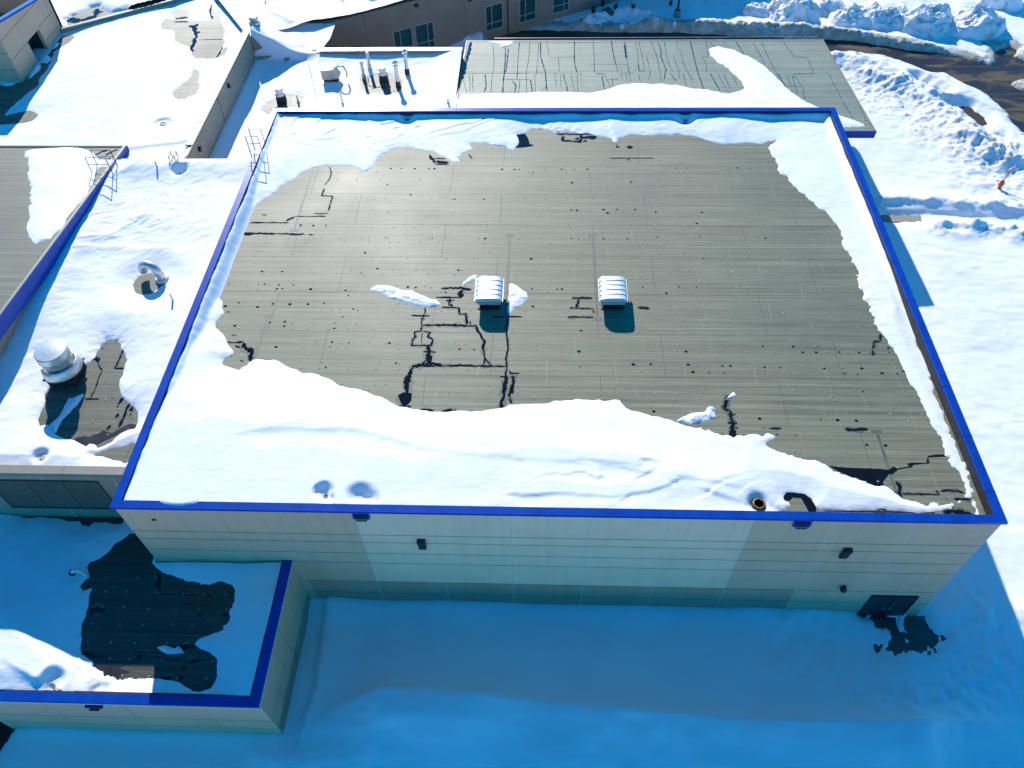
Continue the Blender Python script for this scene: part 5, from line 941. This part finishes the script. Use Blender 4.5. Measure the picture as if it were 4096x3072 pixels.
# =====================================================================
#  MIDDLE BACK ROOF with the flues
# =====================================================================
plant = thing('flat_wing', 'flat snowy roof full of flue pipes between ribbed wall and streaked roof', 'building', (4, 42, 3))
FD = ZF_DECK
wl = MB(); wl.box(-5.43, 12.4, 28.4, 47.7, 0, FD - .3, 0); wl.box(0.0, 12.44, 47.35, 47.75, FD - .3, 6.9, 0); wl.build('wall', M['taupe'], plant)
rp = MB(); rp.box(-5.43, 12.4, 28.41, 47.34, FD - .29, FD); rp = rp.build('roof', M['membrane_tan'], plant)
cp = MB(); cp.box(-.15, 12.45, 47.3, 47.8, 6.901, 7.02, 0)
for x in (3.2, 6.4, 9.6): cp.box(x, x + .02, 47.29, 47.81, 6.9, 7.024, 1)
cp.build('coping', [plain('white_coping', (.62, .64, .66), .3, .3, .05), M['joint_recess_dark']], plant)
puddles([[(pts, .12) for pts in ([(4.6, 44.3), (4.75, 43.6), (4.7, 43.0)], [(4.2, 43.3), (5.2, 42.75)], [(5.2, 42.4), (5.9, 42.7), (6.4, 42.5)], [(-1.9, 39.9), (-2.6, 39.2)])]], FD, rp, 1040)
X, Y = mesh_grid(-5.43, 12.44, 28.4, 54.5, .09)
th = .30 + .15 * fbm(X, Y, .25, 3, 101) + .20 * np.exp(-((Y - 47.3) / 1.2) ** 2) * (X > 0) + .30 * np.exp(-((X + 5.4) / .8) ** 2) + .45 * np.exp(-((X - 12.4) / 1.5) ** 2) * np.clip((Y - 38) / 5, 0, 1)
th += .03 * fbm(X * .8 + Y * .5, Y * 1.8 - X, .9, 4, 104)
th += .5 * np.exp(-((X + 3.2) / 2.2) ** 2 - ((Y - 49.5) / 2.5) ** 2) * (1 + fbm(X, Y, .8, 3, 109))
th += ridge(X, Y, [(-4.5, 47.5), (-2.5, 46.8), (-.5, 47.4)], .2, .8, .3)
blend = np.clip((Y - 47.8) / 4, 0, 1); th = np.clip(th, .08, 1.2)
d, sd = snow_depth(X, Y, th, F_BARE, None, 1.5, .12, 106)
ok = (Y < 47.32) | (X < -.1)
apd = (X + 5.45) * .842 + (Y - 46.85) * .54                    # distance from the angled coping
ramp = 2.2 * np.exp(-(np.clip(apd, 0, 9) / 2.2) ** 2) * np.clip((Y - 46.5) / .5, 0, 1) * (1 + .15 * fbm(X, Y, .6, 3, 112))
kind(grid_mesh('roof_snow', X, Y, FD + d - .62 * blend * (X < .2) + ramp, (d > 0) & ok, M['snow']), 'stuff')
def flue(x, y, z, h, ra, label, kindname):
    t = thing('flue_pipe', label, 'flue', (x, y, z), 'steel flues on the flat roof')
    b = MB(); b.tube([(x, y, z + .3), (x, y, z + h)], ra, 18); b.build('pipe', M['steel'], t)
    b = MB(); b.lathe(x, y, [(ra * 1.5, z), (ra * 1.35, z + .30), (ra * 1.4, z + .36), (ra * 1.05, z + .5)], 20); b.build('storm_collar', M['zinc' if kindname == 'flat' else 'dark'], t)
    b = MB()
    if kindname == 'flat': b.lathe(x, y, [(ra * .9, z + h - .02), (ra * 1.22, z + h), (ra * 1.22, z + h + .14), (ra * 1.1, z + h + .17), (.01, z + h + .18)], 20)
    else: b.lathe(x, y, [(ra * 1.0, z + h - .12), (ra * 1.5, z + h - .08), (ra * 1.5, z + h - .03), (ra * .85, z + h), (ra * .85, z + h + .1), (ra * 1.7, z + h + .13), (ra * 1.55, z + h + .22), (ra * .6, z + h + .34), (.01, z + h + .37)], 20)
    b.build('rain_cap', M['alum'], t)
flue(7.40, 42.75, FD, 1.95, .15, 'tall steel flue with mushroom cap standing at the edge of the bare patch', 'cone')
flue(7.95, 44.6, FD + .1, 1.85, .15, 'tallest looking steel flue with mushroom cap, behind the nearer mushroom capped flue', 'cone')
flue(4.30, 44.05, FD, 1.35, .125, 'flat capped steel flue, nearer one of the left pair', 'flat')
flue(4.62, 45.4, FD + .15, 1.3, .125, 'flat capped steel flue, farther one of the left pair', 'flat')
def curb_vent(x, y, z, label):
    t = thing('curb_vent', label, 'vent', (x, y, z), 'drum vents on square curbs')
    c = MB(); q = lambda h, zz: [(x - h, y - h, zz), (x + h, y - h, zz), (x + h, y + h, zz), (x - h, y + h, zz)]
    c.hexa(q(.34, z), q(.30, z + .6)); c.build('curb', M['dark'], t)
    c = MB(); c.lathe(x, y, [(.40, z + .601), (.41, z + .64), (.33, z + .80)], 24); c.build('skirt', M['alum'], t)
    c = MB(); c.lathe(x, y, [(.31, z + .78), (.31, z + 1.22), (.30, z + 1.25)], 24); c.build('drum', M['alum'], t)
curb_vent(6.05, 43.7, FD, 'white drum vent in the middle of the bare patch between the flues')
curb_vent(-1.95, 40.5, FD, 'white drum vent on the bare patch by the back left corner of the gym')
stub(-.55, 40.35, FD, .75, 'thin grey pipe beside the drum vent near the gym corner', 'zinc', .07)
stub(3.26, 39.72, FD + .25, .85, 'white capped pipe standing alone in snow just behind the gym coping', 'white', .075, True)
stub(11.86, 39.6, FD + .3, .5, 'short white pipe in snow beside the streaked sloping roof', 'white', .07)
t = thing('guide_rod', 'thin dark rod sticking up from the snow left of the cream unit', 'rod', (.19, 43.06, FD))
b = MB(); b.tube([(.19, 43.06, FD), (.16, 43.1, FD + 1.7)], .022, 6); b.build('rod', M['dark'], t)
t = thing('make_up_unit', 'cream box shaped air unit with a curved intake hood in the snow', 'air unit', (1.6, 43.4, FD))
b = MB(); b.box(1.0, 1.78, 43.05, 43.75, FD + .42, FD + 1.25); b.build('housing', M['cream'], t, .03)
b = MB(); b.box(1.1, 2.3, 43.12, 43.7, FD, FD + .41); b.build('curb', M['dark'], t)
b = MB(); v = []
pr_ = [(1.79, FD + .45), (2.35, FD + .5), (2.55, FD + .75), (2.3, FD + 1.15), (2.05, FD + 1.32), (1.79, FD + 1.25)]
b.hexa([(x, 43.08, z) for x, z in pr_], [(x, 43.72, z) for x, z in pr_]); b.build('intake_hood', M['cream'], t, .02)
b = MB(); b.tube([(2.2, 43.4, FD + 1.2), (2.5, 43.4, FD + 1.5), (2.9, 43.4, FD + 1.45), (3.1, 43.4, FD + 1.0), (3.05, 43.4, FD + .5)], .07, 8); b.build('conduit', M['zinc'], t)
pw = thing('snow_capped_wall', 'short stub wall with pale edge under a snow wedge at the ribbed wall end', 'wall', (-4.2, 47.6, FD))
b = MB(); b.hexa([(-5.42, 46.6, FD), (-4.1, 46.8, FD), (-4.1, 47.0, FD), (-5.42, 46.9, FD)], [(-5.42, 46.6, 8.6), (-4.1, 46.8, 6.9), (-4.1, 47.0, 6.9), (-5.42, 46.9, 8.6)]); b.build('wall', M['trim'], pw)
b = MB(); b.bar((-5.3, 46.22, FD + .62), (-3.75, 46.75, FD + .62), .12, .18); b.build('edge_trim', M['trim'], pw)
b = MB(); b.tube([(-3.55, 47.0, FD), (-3.5, 47.0, FD + 1.6)], .07, 8); b.build('downpipe', M['zinc'], pw)
lk = tag(MB().bar((-2.9, 46.4, FD + .35), (-.5, 48.0, FD + .42), .22, .35).build('low_kerb', M['trim']), 'low pale kerb showing through snow left of the white coping', 'kerb')
exhaust_fan(-5.5, 48.7, 8.42, .47, 'small round steel exhaust fan at the upper end of the ribbed wall')

# =====================================================================
#  ANGLED BUILDING WITH WINDOWS
# =====================================================================
O = Vector((14.84, 63.52, 0)); ax = Vector((12.67, 7.24, 0)).normalized(); nx = Vector((ax.y, -ax.x, 0))   # nx faces the camera
win_b = thing('windowed_wing', 'dark taupe building with teal windows set at an angle behind the flat roof', 'building', (O.x, O.y, 0))
def P(s, d, z): q = O + ax * s + nx * d; return (q.x, q.y, z)
def abox(mb, s0, s1, d0, d1, z0, z1, mi=0): mb.hexa([P(s0, d0, z0), P(s1, d0, z0), P(s1, d1, z0), P(s0, d1, z0)], [P(s0, d0, z1), P(s1, d0, z1), P(s1, d1, z1), P(s0, d1, z1)], mi)
JT = 5.85
wins = [(-11.8, -9.78, .86, 3.5, 0), (-9.48, -7.43, .86, 3.5, 1), (-1.6, .42, .92, 3.55, 0), (2.36, 4.36, .82, 3.3, 0), (6.4, 8.4, .85, 3.3, 1)]
wl = MB(); edges = sorted([-20.1, 32] + [w[0] for w in wins] + [w[1] for w in wins])
for a, b in zip(edges[:-1], edges[1:]):
    w_ = [w for w in wins if abs(w[0] - a) < 1e-6]
    if w_: abox(wl, a, b, -.3, 0, -.3, w_[0][2]); abox(wl, a, b, -.3, 0, w_[0][3], JT)
    else: abox(wl, a, b, -.3, 0, -.3, JT)
abox(wl, -20.1, 32, -18, -.301, -.3, JT - .25)
for s in (-14.5, -3.9): abox(wl, s, s + .03, .001, .006, -.3, JT, 1)
abox(wl, .92, 1.05, .001, .05, -.3, 4.6, 1)
wl.build('wall', [M['taupe'], M['joint_recess_dark']], win_b)
for a, b, z0, z1, fl_ in wins:
    f = MB()
    for s0, s1, q0, q1 in ((a, a + .07, z0, z1), (b - .07, b, z0, z1), (a + .07, b - .07, z0, z0 + .07), (a + .07, b - .07, z1 - .07, z1)): abox(f, s0, s1, -.12, .02, q0, q1)
    mid_ = a + (.7 if fl_ == 0 else 1.35); abox(f, mid_, mid_ + .06, -.115, .015, z0 + .07, z1 - .07); abox(f, a + .07, b - .07, -.114, .014, z0 + .72, z0 + .78)
    wo_ = f.build('window', M['frame'], win_b)
    g = MB(); abox(g, a + .05, b - .05, -.16, -.13, z0 + .05, z1 - .05); g.build('pane', M['glass'], wo_)
for s, z in ((-9.05, 5.35), (-3.3, 4.6)):
    li = MB(); abox(li, s - .18, s + .18, .001, .3, z, z + .22); li.build('wall_light', M['black'], win_b)
cp = MB(); abox(cp, -20.15, 32, -.35, .05, JT, JT + .06); cp.build('coping', M['trim'], win_b)
rj = MB(); abox(rj, -20.1, 32, -18, -.36, JT - .24, JT - .12); rj = rj.build('roof', M['membrane_green'], win_b)
S, Dd = np.meshgrid(np.linspace(-26, 32, 360), np.linspace(-18, .02, 120))
X = O.x + ax.x * S + nx.x * Dd; Y = O.y + ax.y * S + nx.y * Dd
th = .24 + .18 * fbm(X, Y, .3, 4, 121) + .35 * np.exp(-((S + 20) / 2.0) ** 2) + ridge(X, Y, [(-6.2, 56), (-5.0, 55.2), (-4.0, 54.2)], .2, 1, .4)
d, sd = snow_depth(X, Y, np.clip(th, .05, 1), J_BARE, None, .3, .2, 122)
ok = ((X - A2[0]) * dxy.y - (Y - A2[1]) * dxy.x > -.4 * dxy.length) 
apd = (X + 5.45) * .842 + (Y - 46.85) * .54
d = np.where(d > 0, d + 2.2 * np.exp(-(np.clip(apd, 0, 9) / 2.2) ** 2), d)
kind(grid_mesh('roof_snow', X, Y, JT - .12 + d + .22 * np.clip((Dd + .9) / .7, 0, 1), (d > 0) & ok, M['snow']), 'stuff')
stub(-7.6, 58.6, JT + .1, .7, 'short pipe in the snow at the very top edge, above the small fan', 'zinc', .07)

# =====================================================================
#  LADDERS
# =====================================================================
def ladder(p, out, along, hs, h0, h1, w, label, walkthrough=1.1, rise=1.22):
    """p = wall point; ladder stands off the wall along 'out'; rails reach over the parapet"""
    t = thing('roof_ladder', label, 'ladder', (p[0], p[1], h0), 'fixed ladders to the roofs')
    p = Vector((p[0], p[1], 0)); out = Vector(out).normalized(); al = Vector(along).normalized()
    for s in (-1, 1):
        q = p + out * .28 + al * s * w / 2; inn = p - out * walkthrough + al * s * w / 2
        m = MB(); m.bar((q.x, q.y, h0), (q.x, q.y, h1 + rise + .03), .045, .045); m.build('rail', M['ladder'], t)
        m = MB(); m.bar((q.x, q.y, h1 + rise), (inn.x, inn.y, h1 + rise), .038, .038); m.bar((q.x, q.y, h1 + rise * .57), (inn.x, inn.y, h1 + rise * .57), .03, .03)
        m.bar((inn.x, inn.y, h1 + rise + .02), (inn.x, inn.y, h1 + .05), .038, .038); m.build('handrail', M['ladder'], t)
    a = p + out * .28 - al * w / 2; b = p + out * .28 + al * w / 2; z = h0 + .2
    while z < h1 + .2:
        m = MB(); m.bar((a.x, a.y, z), (b.x, b.y, z), .035, .035); m.build('rung', M['ladder'], t); z += .33
ladder((-9.99, 26.8), (1, 0, 0), (0, 1, 0), 0, 8.7, zd(0, 26.8), .9, 'dark ladder with hooped handrails over the blue fascia of the left wing')
ladder((0.0, 28.0), (-1, 0, 0), (0, 1, 0), 0, 8.7, TOP, .9, 'dark ladder over the left coping of the gym, near its back corner', .55)
ladder((-6.2, 28.4), (0, 1, 0), (1, 0, 0), 0, 6.5, 9.1, .4, 'small ladder top behind the beige cap of the louvred wing', .25, .42)

# =====================================================================
#  GROUND
# =====================================================================
lawn = MB(); lawn.poly([(-900, -900), (900, -900), (900, 900), (-900, 900)], -.02); kind(lawn.build('ground', M['lawn']), 'structure')
rd_ = MB(); rd_.poly(ROAD, .004); kind(rd_.build('road', M['road']), 'structure')
pth = MB(); pth.box(44.5, 60, 33.1, 34.6, -.05, .03); kind(pth.build('path', M['concrete']), 'structure')
pad = MB(); pad.box(36.2, 41.5, -3.2, .09, -.1, .012); kind(pad.build('pavement', plain('door_slab', (.075, .07, .066), .6, var=.3, scale=1.2)), 'structure')
def axis(a, b, st, far_):
    core = np.linspace(a, b, int(round((b - a) / st)) + 1); g = [st]; 
    e = []; x = 0; s = st
    while x < far_: s *= 1.35; x += s; e.append(x)
    e = np.array(e); return np.concatenate([(a - e)[::-1], core, b + e])
xs = axis(-14, 74, .15, 800); ys = axis(-16, 76, .15, 800)
X, Y = np.meshgrid(xs, ys)
z = .30 + .22 * fbm(X, Y, .12, 3, 131) + .05 * fbm(X, Y, .7, 3, 134)
# front, between the low wing and the gym: wind scooped trough and a long crest
FR = [(7.8, -7.6), (8.49, -6.6), (10.17, -5.5), (12.12, -4.95), (13.91, -5.03), (17.69, -5.23), (23.87, -5.68), (29.92, -5.97), (35.95, -5.86), (41.97, -5.62), (46, -5.0)]
dd_, side = pldist(X, Y, FR)
fade = np.clip((X - 8.5) / 3, 0, 1) * np.clip((44 - X) / 6, .1, 1)
crest = np.where(side > 0, 1.5 * np.exp(-(dd_ / .9) ** 1.05), 1.5 * np.exp(-(dd_ / 4.4) ** 1.5)) * fade * (1 + .25 * fbm(X, Y, .3, 3, 187))
front = (Y < 1) & (X > 6.9)
z += np.where(Y < 2, crest, 0)
z += np.where(front, .16 * np.exp(-((Y - .1) / .7) ** 2), 0) - np.where(front & (X < 40), .14 * np.exp(-((Y + 1.6) / 1.0) ** 2), 0)
z += ridge(X, Y, [(8.15, .2), (8.15, -1.5), (8.3, -3.2), (8.4, -4.6), (8.1, -6.2)], .32, 1.6, .22) * np.exp(-((np.minimum(Y, 0) + 3) / 5) ** 4)
z += ridge(X, Y, [(6.0, -7.9), (7.5, -8.2), (9.2, -8.2)], .2, .7, .5)
z += np.where(front, .10 * fbm(X * .7, Y * 1.5, .4, 5, 138, .58), 0)
ter = fbm(X * .35 + Y * .12, Y * 1.1, .6, 4, 193) * 4; z += np.where(front, .035 * (ter - np.floor(ter)) * np.clip(3 * fbm(X, Y, .15, 2, 195), 0, 1), 0)
dz = np.hypot((X - 38.3) / 1.5, (Y + 1.3)); z -= .20 * np.exp(-(dz / 2.6) ** 2)
z += .12 * np.exp(-(dz / 3.2 - 1) ** 2 * 6) * fbm(X, Y, 1.8, 4, 141) * 2
# east field
east = X > 40
z += np.where(east, .02 * fbm(X * .6 + Y * .3, Y * 1.8, 1.2, 4, 146), 0)
ter = fbm(X * .3, Y * .9, .45, 3, 149) * 3; z += np.where(east & (Y < 32), .02 * (ter - np.floor(ter)), 0)
# plowed berm along the road
rough = fbm(X, Y, .75, 5, 151, .62); chunk = np.abs(fbm(X, Y, 1.9, 4, 157, .7))
BERM = [(46.9, 58.6), (49.71, 57.08), (51.47, 54.48), (53.46, 53.1), (55.01, 50.46), (55.74, 48.35), (56.45, 44.35), (57.96, 42.46), (60.37, 40.64), (64, 38.5), (70, 36)]
db, sb = pldist(X, Y, BERM)
bz = .95 * np.exp(-(db / np.where(sb > 0, 3.4, 1.15)) ** 2); band = np.exp(-(db / 3.6) ** 2)
z += bz * (.85 + .40 * rough) + band * (.14 * rough + .22 * chunk + .16 * np.abs(fbm(X, Y, 4.2, 3, 191, .7))) * np.where(sb > 0, np.exp(-(db / 1.4) ** 2), 1) * (.35 + 1.2 * np.clip(.5 + 1.6 * fbm(X, Y, .28, 3, 181), 0, 1))
# patchy lumps spread south of the berm
lump = np.exp(-(pldist(X, Y, [(50, 50), (53, 47), (54, 43), (57, 39), (62, 36.5)])[0] / 2.8) ** 2); z += lump * (.14 * np.clip(rough, 0, 1) + .16 * chunk) * np.clip(.3 + 2 * fbm(X, Y, .3, 3, 185), 0, 1)
field = np.exp(-(np.hypot(X - 58, Y - 38) / 5) ** 2); z += field * .25 * rough
# cleared path east of the gym
pd, ps = pldist(X, Y, [(44, 33.6), (50, 33.75), (54, 33.4), (58, 32.9), (66, 31.8), (80, 30)])
tr_ = np.exp(-(pd / .48) ** 4) * np.clip((X - 41.5) / 1, 0, 1)
north = ridge(X, Y, [(46.5, 35.3), (50, 35.3), (54, 34.8), (58, 34.3), (66, 33.2), (80, 31)], .38, 1.0, .45); south = ridge(X, Y, [(51, 32.4), (54, 32.2), (58, 31.4), (66, 30.3), (80, 28.6)], .38, .5, 1.3)
z += north * (1 + .8 * rough) + south * (1 + 1.6 * rough) + .0; z -= tr_ * .28
# bank north of the road, and rough open ground beyond
NB = [(10, 61.9), (14.86, 63.0), (25.37, 63.6), (31.99, 64.3), (38.53, 64.2), (46.12, 63.2), (51.02, 62.2), (54.49, 61.0), (58, 59.5)]
nb = ridge(X, Y, NB, .85, 1.4, .8); z += nb * (1 + .6 * rough + .5 * chunk)
z += ridge(X, Y, [(24, 66.0), (28.5, 67.8), (31.5, 65.6)], .7, 1.0, 1.0) * (1 + .6 * rough)
beyond = np.clip((Y - 64.5) / 2, 0, 1) * (X > 28); z += beyond * .3 * fbm(X, Y, .4, 4, 163)
z = np.maximum(z, .06)
ENT = [(-20, -6.3), (-20, -9.2), (-9.5, -9.0), (-7.2, -8.4), (-6.6, -7.4), (-6.5, -6.3)]
z += .14 * np.exp(-((Y + 6.9) / .5) ** 2) * (X > -6.5) * (X < 7)
# bare places: road, slab, path end, dead grass
BARE = [ROAD] + DIRT[:4] + PAD + SPLAT[1:2] + [ENT]
d_all = np.full(X.shape, 3.0)
for i_, p in enumerate(DIRT[:4]): z *= 1 - .85 * np.clip(1 + sdist(X, Y, p) / .9, 0, 1)
for i, p in enumerate(BARE): d_all = np.minimum(d_all, -sdist(X, Y, p))
d_all = np.maximum(d_all, sdist(X, Y, ROAD_ISLAND))
pe = np.maximum(np.abs(X - 47.4) - 2.6, np.abs(Y - 33.45) - .42); d_all = np.minimum(d_all, pe)
d_all = d_all + .30 * fbm(X, Y, .8, 5, 171, .65) * np.clip(1.6 - np.abs(d_all), 0, 1)
d_all = d_all + .55 * fbm(X, Y, 2.6, 4, 173, .7) * np.exp(-(np.hypot((X - 38.8) / 1.4, Y + 2.2) / 2.6) ** 2) * (d_all > -.6)
z = np.where(d_all > 0, z * (1 - np.exp(-np.maximum(d_all, 0) / .45)) + .03 * np.clip(d_all / .1, 0, 1), np.maximum(d_all * .4, -.06)) + np.where(d_all > 0, .012, -.03)
plow = (band + np.exp(-((-sdist(X, Y, ROAD)) / 2.2) ** 2) * .9 + nb * .5)
mi = np.where((plow + .35 * rough) > .55, 1, 0)
mi = np.where((-sdist(X, Y, ROAD) + 1.4 * rough) < np.where(Y > 58, 1.0, .35), 2, mi)
inside = ((X > .3) & (X < 39.7) & (Y > .3) & (Y < 32.7)) | ((X > 13.6) & (X < 40.5) & (Y > 36.2) & (Y < 50))
inside |= (X < 6.8) & (Y > -6.6) & (Y < 56)
keep = (z > 0) & ~inside
kind(grid_mesh('snow_cover', X, Y, z, keep, [M['snow_ground'], M['snow_plowed'], M['slush']], mi), 'structure')
ep = MB(); ep.box(-20, -6.2, -9.6, -4.7, -.1, .008); kind(ep.build('pavement', M['debris']), 'structure')

# plowed heaps by the road, each its own pile
def mound(x, y, rx, ry, h, seed, label):
    n, m_ = 44, 72; v = []; f = []
    for i in range(n + 1):
        rr = i / n
        for k_ in range(m_):
            a = 2 * math.pi * k_ / m_; bx = rr * math.cos(a); by = rr * math.sin(a)
            v.append((bx, by, rr))
    v = np.array(v); gx = x + v[:, 0] * rx; gy = y + v[:, 1] * ry
    n1 = fbm(gx, gy, .45, 6, seed, .58); n2 = np.abs(fbm(gx, gy, 1.0, 5, seed + 7, .6))
    zz = .85 * h * np.clip(1 - v[:, 2] ** 2.6, 0, 1) * (.85 + 1.1 * n1) + .32 * n2 * h * (1 - v[:, 2] ** 3) - .25 * v[:, 2] ** 6
    gx = gx + .25 * rx * fbm(gx, gy, .7, 3, seed + 3); gy = gy + .25 * ry * fbm(gx, gy, .7, 3, seed + 5)
    mb = MB(); fc = []
    for i in range(n):
        for k_ in range(m_): fc.append((i * m_ + k_, i * m_ + (k_ + 1) % m_, (i + 1) * m_ + (k_ + 1) % m_, (i + 1) * m_ + k_))
    mb.add(list(zip(gx.tolist(), gy.tolist(), (zz + .15).tolist())), fc, 0, True)
    return tag(mb.build('snow_mound', M['snow_plowed']), label, 'snow pile', 'plowed snow piles along the road')
mound(42.4, 68.3, 2.2, 1.8, .8, 3, 'smallest and leftmost plowed snow pile beside the road')
mound(46.0, 67.6, 3.5, 2.8, 1.9, 10, 'broad snow pile with a smooth blue shaded face, second from the left')
mound(50.2, 68.4, 2.5, 2.0, 1.2, 17, 'low grey snow pile squeezed between the broad pile and its right neighbour')
mound(52.2, 66.2, 2.9, 2.4, 1.4, 24, 'snow pile with a scooped hollow, in the middle of the row')
mound(55.2, 65.9, 3.1, 2.5, 1.9, 31, 'pointed dirty topped snow pile in the row by the road')
mound(59.4, 64.6, 3.5, 2.8, 2.0, 38, 'tall snow pile with the darkest blue hollow, near the right of the row')
mound(63.9, 64.6, 3.4, 2.7, 1.9, 45, 'wide blue shaded snow pile, largest at the right end of the row')
mound(69.0, 70.0, 2.6, 2.2, 1.7, 52, 'snow pile at the top right corner, set back from the row')

# ---------------- small things outdoors ----------------
t = thing('street_lamp', 'lamp post on a round concrete base at the top of the picture', 'street lamp', (33.75, 66.9, 0))
x, y = 33.75, 66.9
b = MB(); b.lathe(x, y, [(.38, 0), (.38, 1.05), (.35, 1.1), (.1, 1.11)], 24); b.build('concrete_base', M['concrete'], t)
b = MB(); b.tube([(x, y, 1.1), (x, y, 7.5)], [.12, .08], 12); b.build('pole', M['dark'], t)
b = MB(); b.box(x - .22, x + .22, y - .22, y + .22, 1.11, 1.15); b.build('base_plate', M['dark'], t)
b = MB(); b.hexa([(x - .2, y - .9, 7.4), (x + .2, y - .9, 7.4), (x + .2, y, 7.4), (x - .2, y, 7.4)], [(x - .15, y - .85, 7.6), (x + .15, y - .85, 7.6), (x + .15, y, 7.6), (x - .15, y, 7.6)]); b.build('lamp_head', M['dark'], t)
t = thing('fire_hydrant', 'orange fire hydrant with a tilted red marker rod in trampled snow', 'hydrant', (57.15, 37.1, .3))
x, y, z = 57.15, 37.1, .25
b = MB(); b.lathe(x, y, [(.2, z), (.2, z + .06), (.14, z + .08), (.13, z + .62), (.18, z + .64), (.18, z + .7), (.14, z + .78), (.06, z + .88), (.04, z + .95), (.01, z + .96)], 18); b.build('barrel', M['orange'], t)
for c, s in ((1, 0), (-1, 0), (0, -1)):
    b = MB(); b.tube([(x + .1 * c, y + .1 * s, z + .5), (x + .24 * c, y + .24 * s, z + .5)], .07, 10); b.build('outlet_cap', M['orange'], t)
b = MB(); b.tube([(x + .1, y + .1, z + .7), (x + .42, y + .25, z + 1.95)], .035, 8); b.build('marker_rod', M['red'], t)
tag(MB().tube([(57.3, 36.6, .42), (58.2, 35.5, .5), (59.0, 34.6, .62), (59.6, 34.0, .8)], .03, 6).build('guide_wire', M['zinc']), 'thin grey wire trailing over the snow from the hydrant', 'wire')
def lump(x, y, z, rr, seed, mat, name, label, cat):
    bm_ = MB(); n, m_ = 10, 16; rs = random.Random(seed); v = []
    for i in range(n + 1):
        for k_ in range(m_):
            a = 2 * math.pi * k_ / m_; e = math.pi * i / n; q = 1 + .25 * math.sin(3 * a + seed) * math.sin(e) + rs.uniform(-.12, .12)
            v.append((x + rr * q * math.sin(e) * math.cos(a), y + rr * q * .8 * math.sin(e) * math.sin(a), z + rr * .75 * q * math.cos(e)))
    bm_.add(v, [(i * m_ + k_, i * m_ + (k_ + 1) % m_, (i + 1) * m_ + (k_ + 1) % m_, (i + 1) * m_ + k_) for i in range(n) for k_ in range(m_)])
    return tag(bm_.build(name, M[mat]), label, cat)
lump(26.3, 67.1, .75, .7, 4, 'rock', 'boulder', 'dark boulder poking out of shaded snow by the windowed wing', 'boulder')
def shrub(x, y, z, h, seed, label, group, n=60, spread=.6):
    rs = random.Random(seed); b = MB()
    for i in range(n):
        a = rs.uniform(0, 6.28); l = h * rs.uniform(.4, 1); s = rs.uniform(.1, spread); bx, by = x + rs.uniform(-.25, .25) * spread, y + rs.uniform(-.25, .25) * spread
        p1 = Vector((bx + s * .5 * l * math.cos(a), by + s * .5 * l * math.sin(a), z + l * .6)); p2 = Vector((bx + s * l * math.cos(a + .4), by + s * l * math.sin(a + .4), z + l))
        b.tube([(bx, by, z - .1), p1, p2], [.014, .011, .005], 4, 0, False)
    return tag(b.build('dry_shrub', M['twig']), label, 'shrub', group)
g_ = 'bare shrubs in the shaded snow'
shrub(24.8, 67.6, .6, .9, 1, 'leftmost bare shrub in the blue shaded snow by the windowed wing', g_)
shrub(25.9, 69.2, .6, .8, 2, 'bare shrub farthest back, behind the boulder', g_)
shrub(27.2, 68.0, .8, .7, 3, 'bare shrub just right of the boulder', g_)
shrub(29.0, 67.6, 1.0, .6, 4, 'small bare twigs on the shaded snow crest right of the boulder', g_)
shrub(33.3, 69.4, .6, .5, 5, 'tan grass tuft beside the lamp base', None)
shrub(7.9, -8.8, .3, .35, 6, 'dark weed tuft poking through shaded snow below the low wing corner', 'weeds in the front snow', 70, 1.2)
shrub(8.7, -8.6, .3, .3, 7, 'second weed tuft right of the one below the low wing corner', 'weeds in the front snow', 50, 1.1)
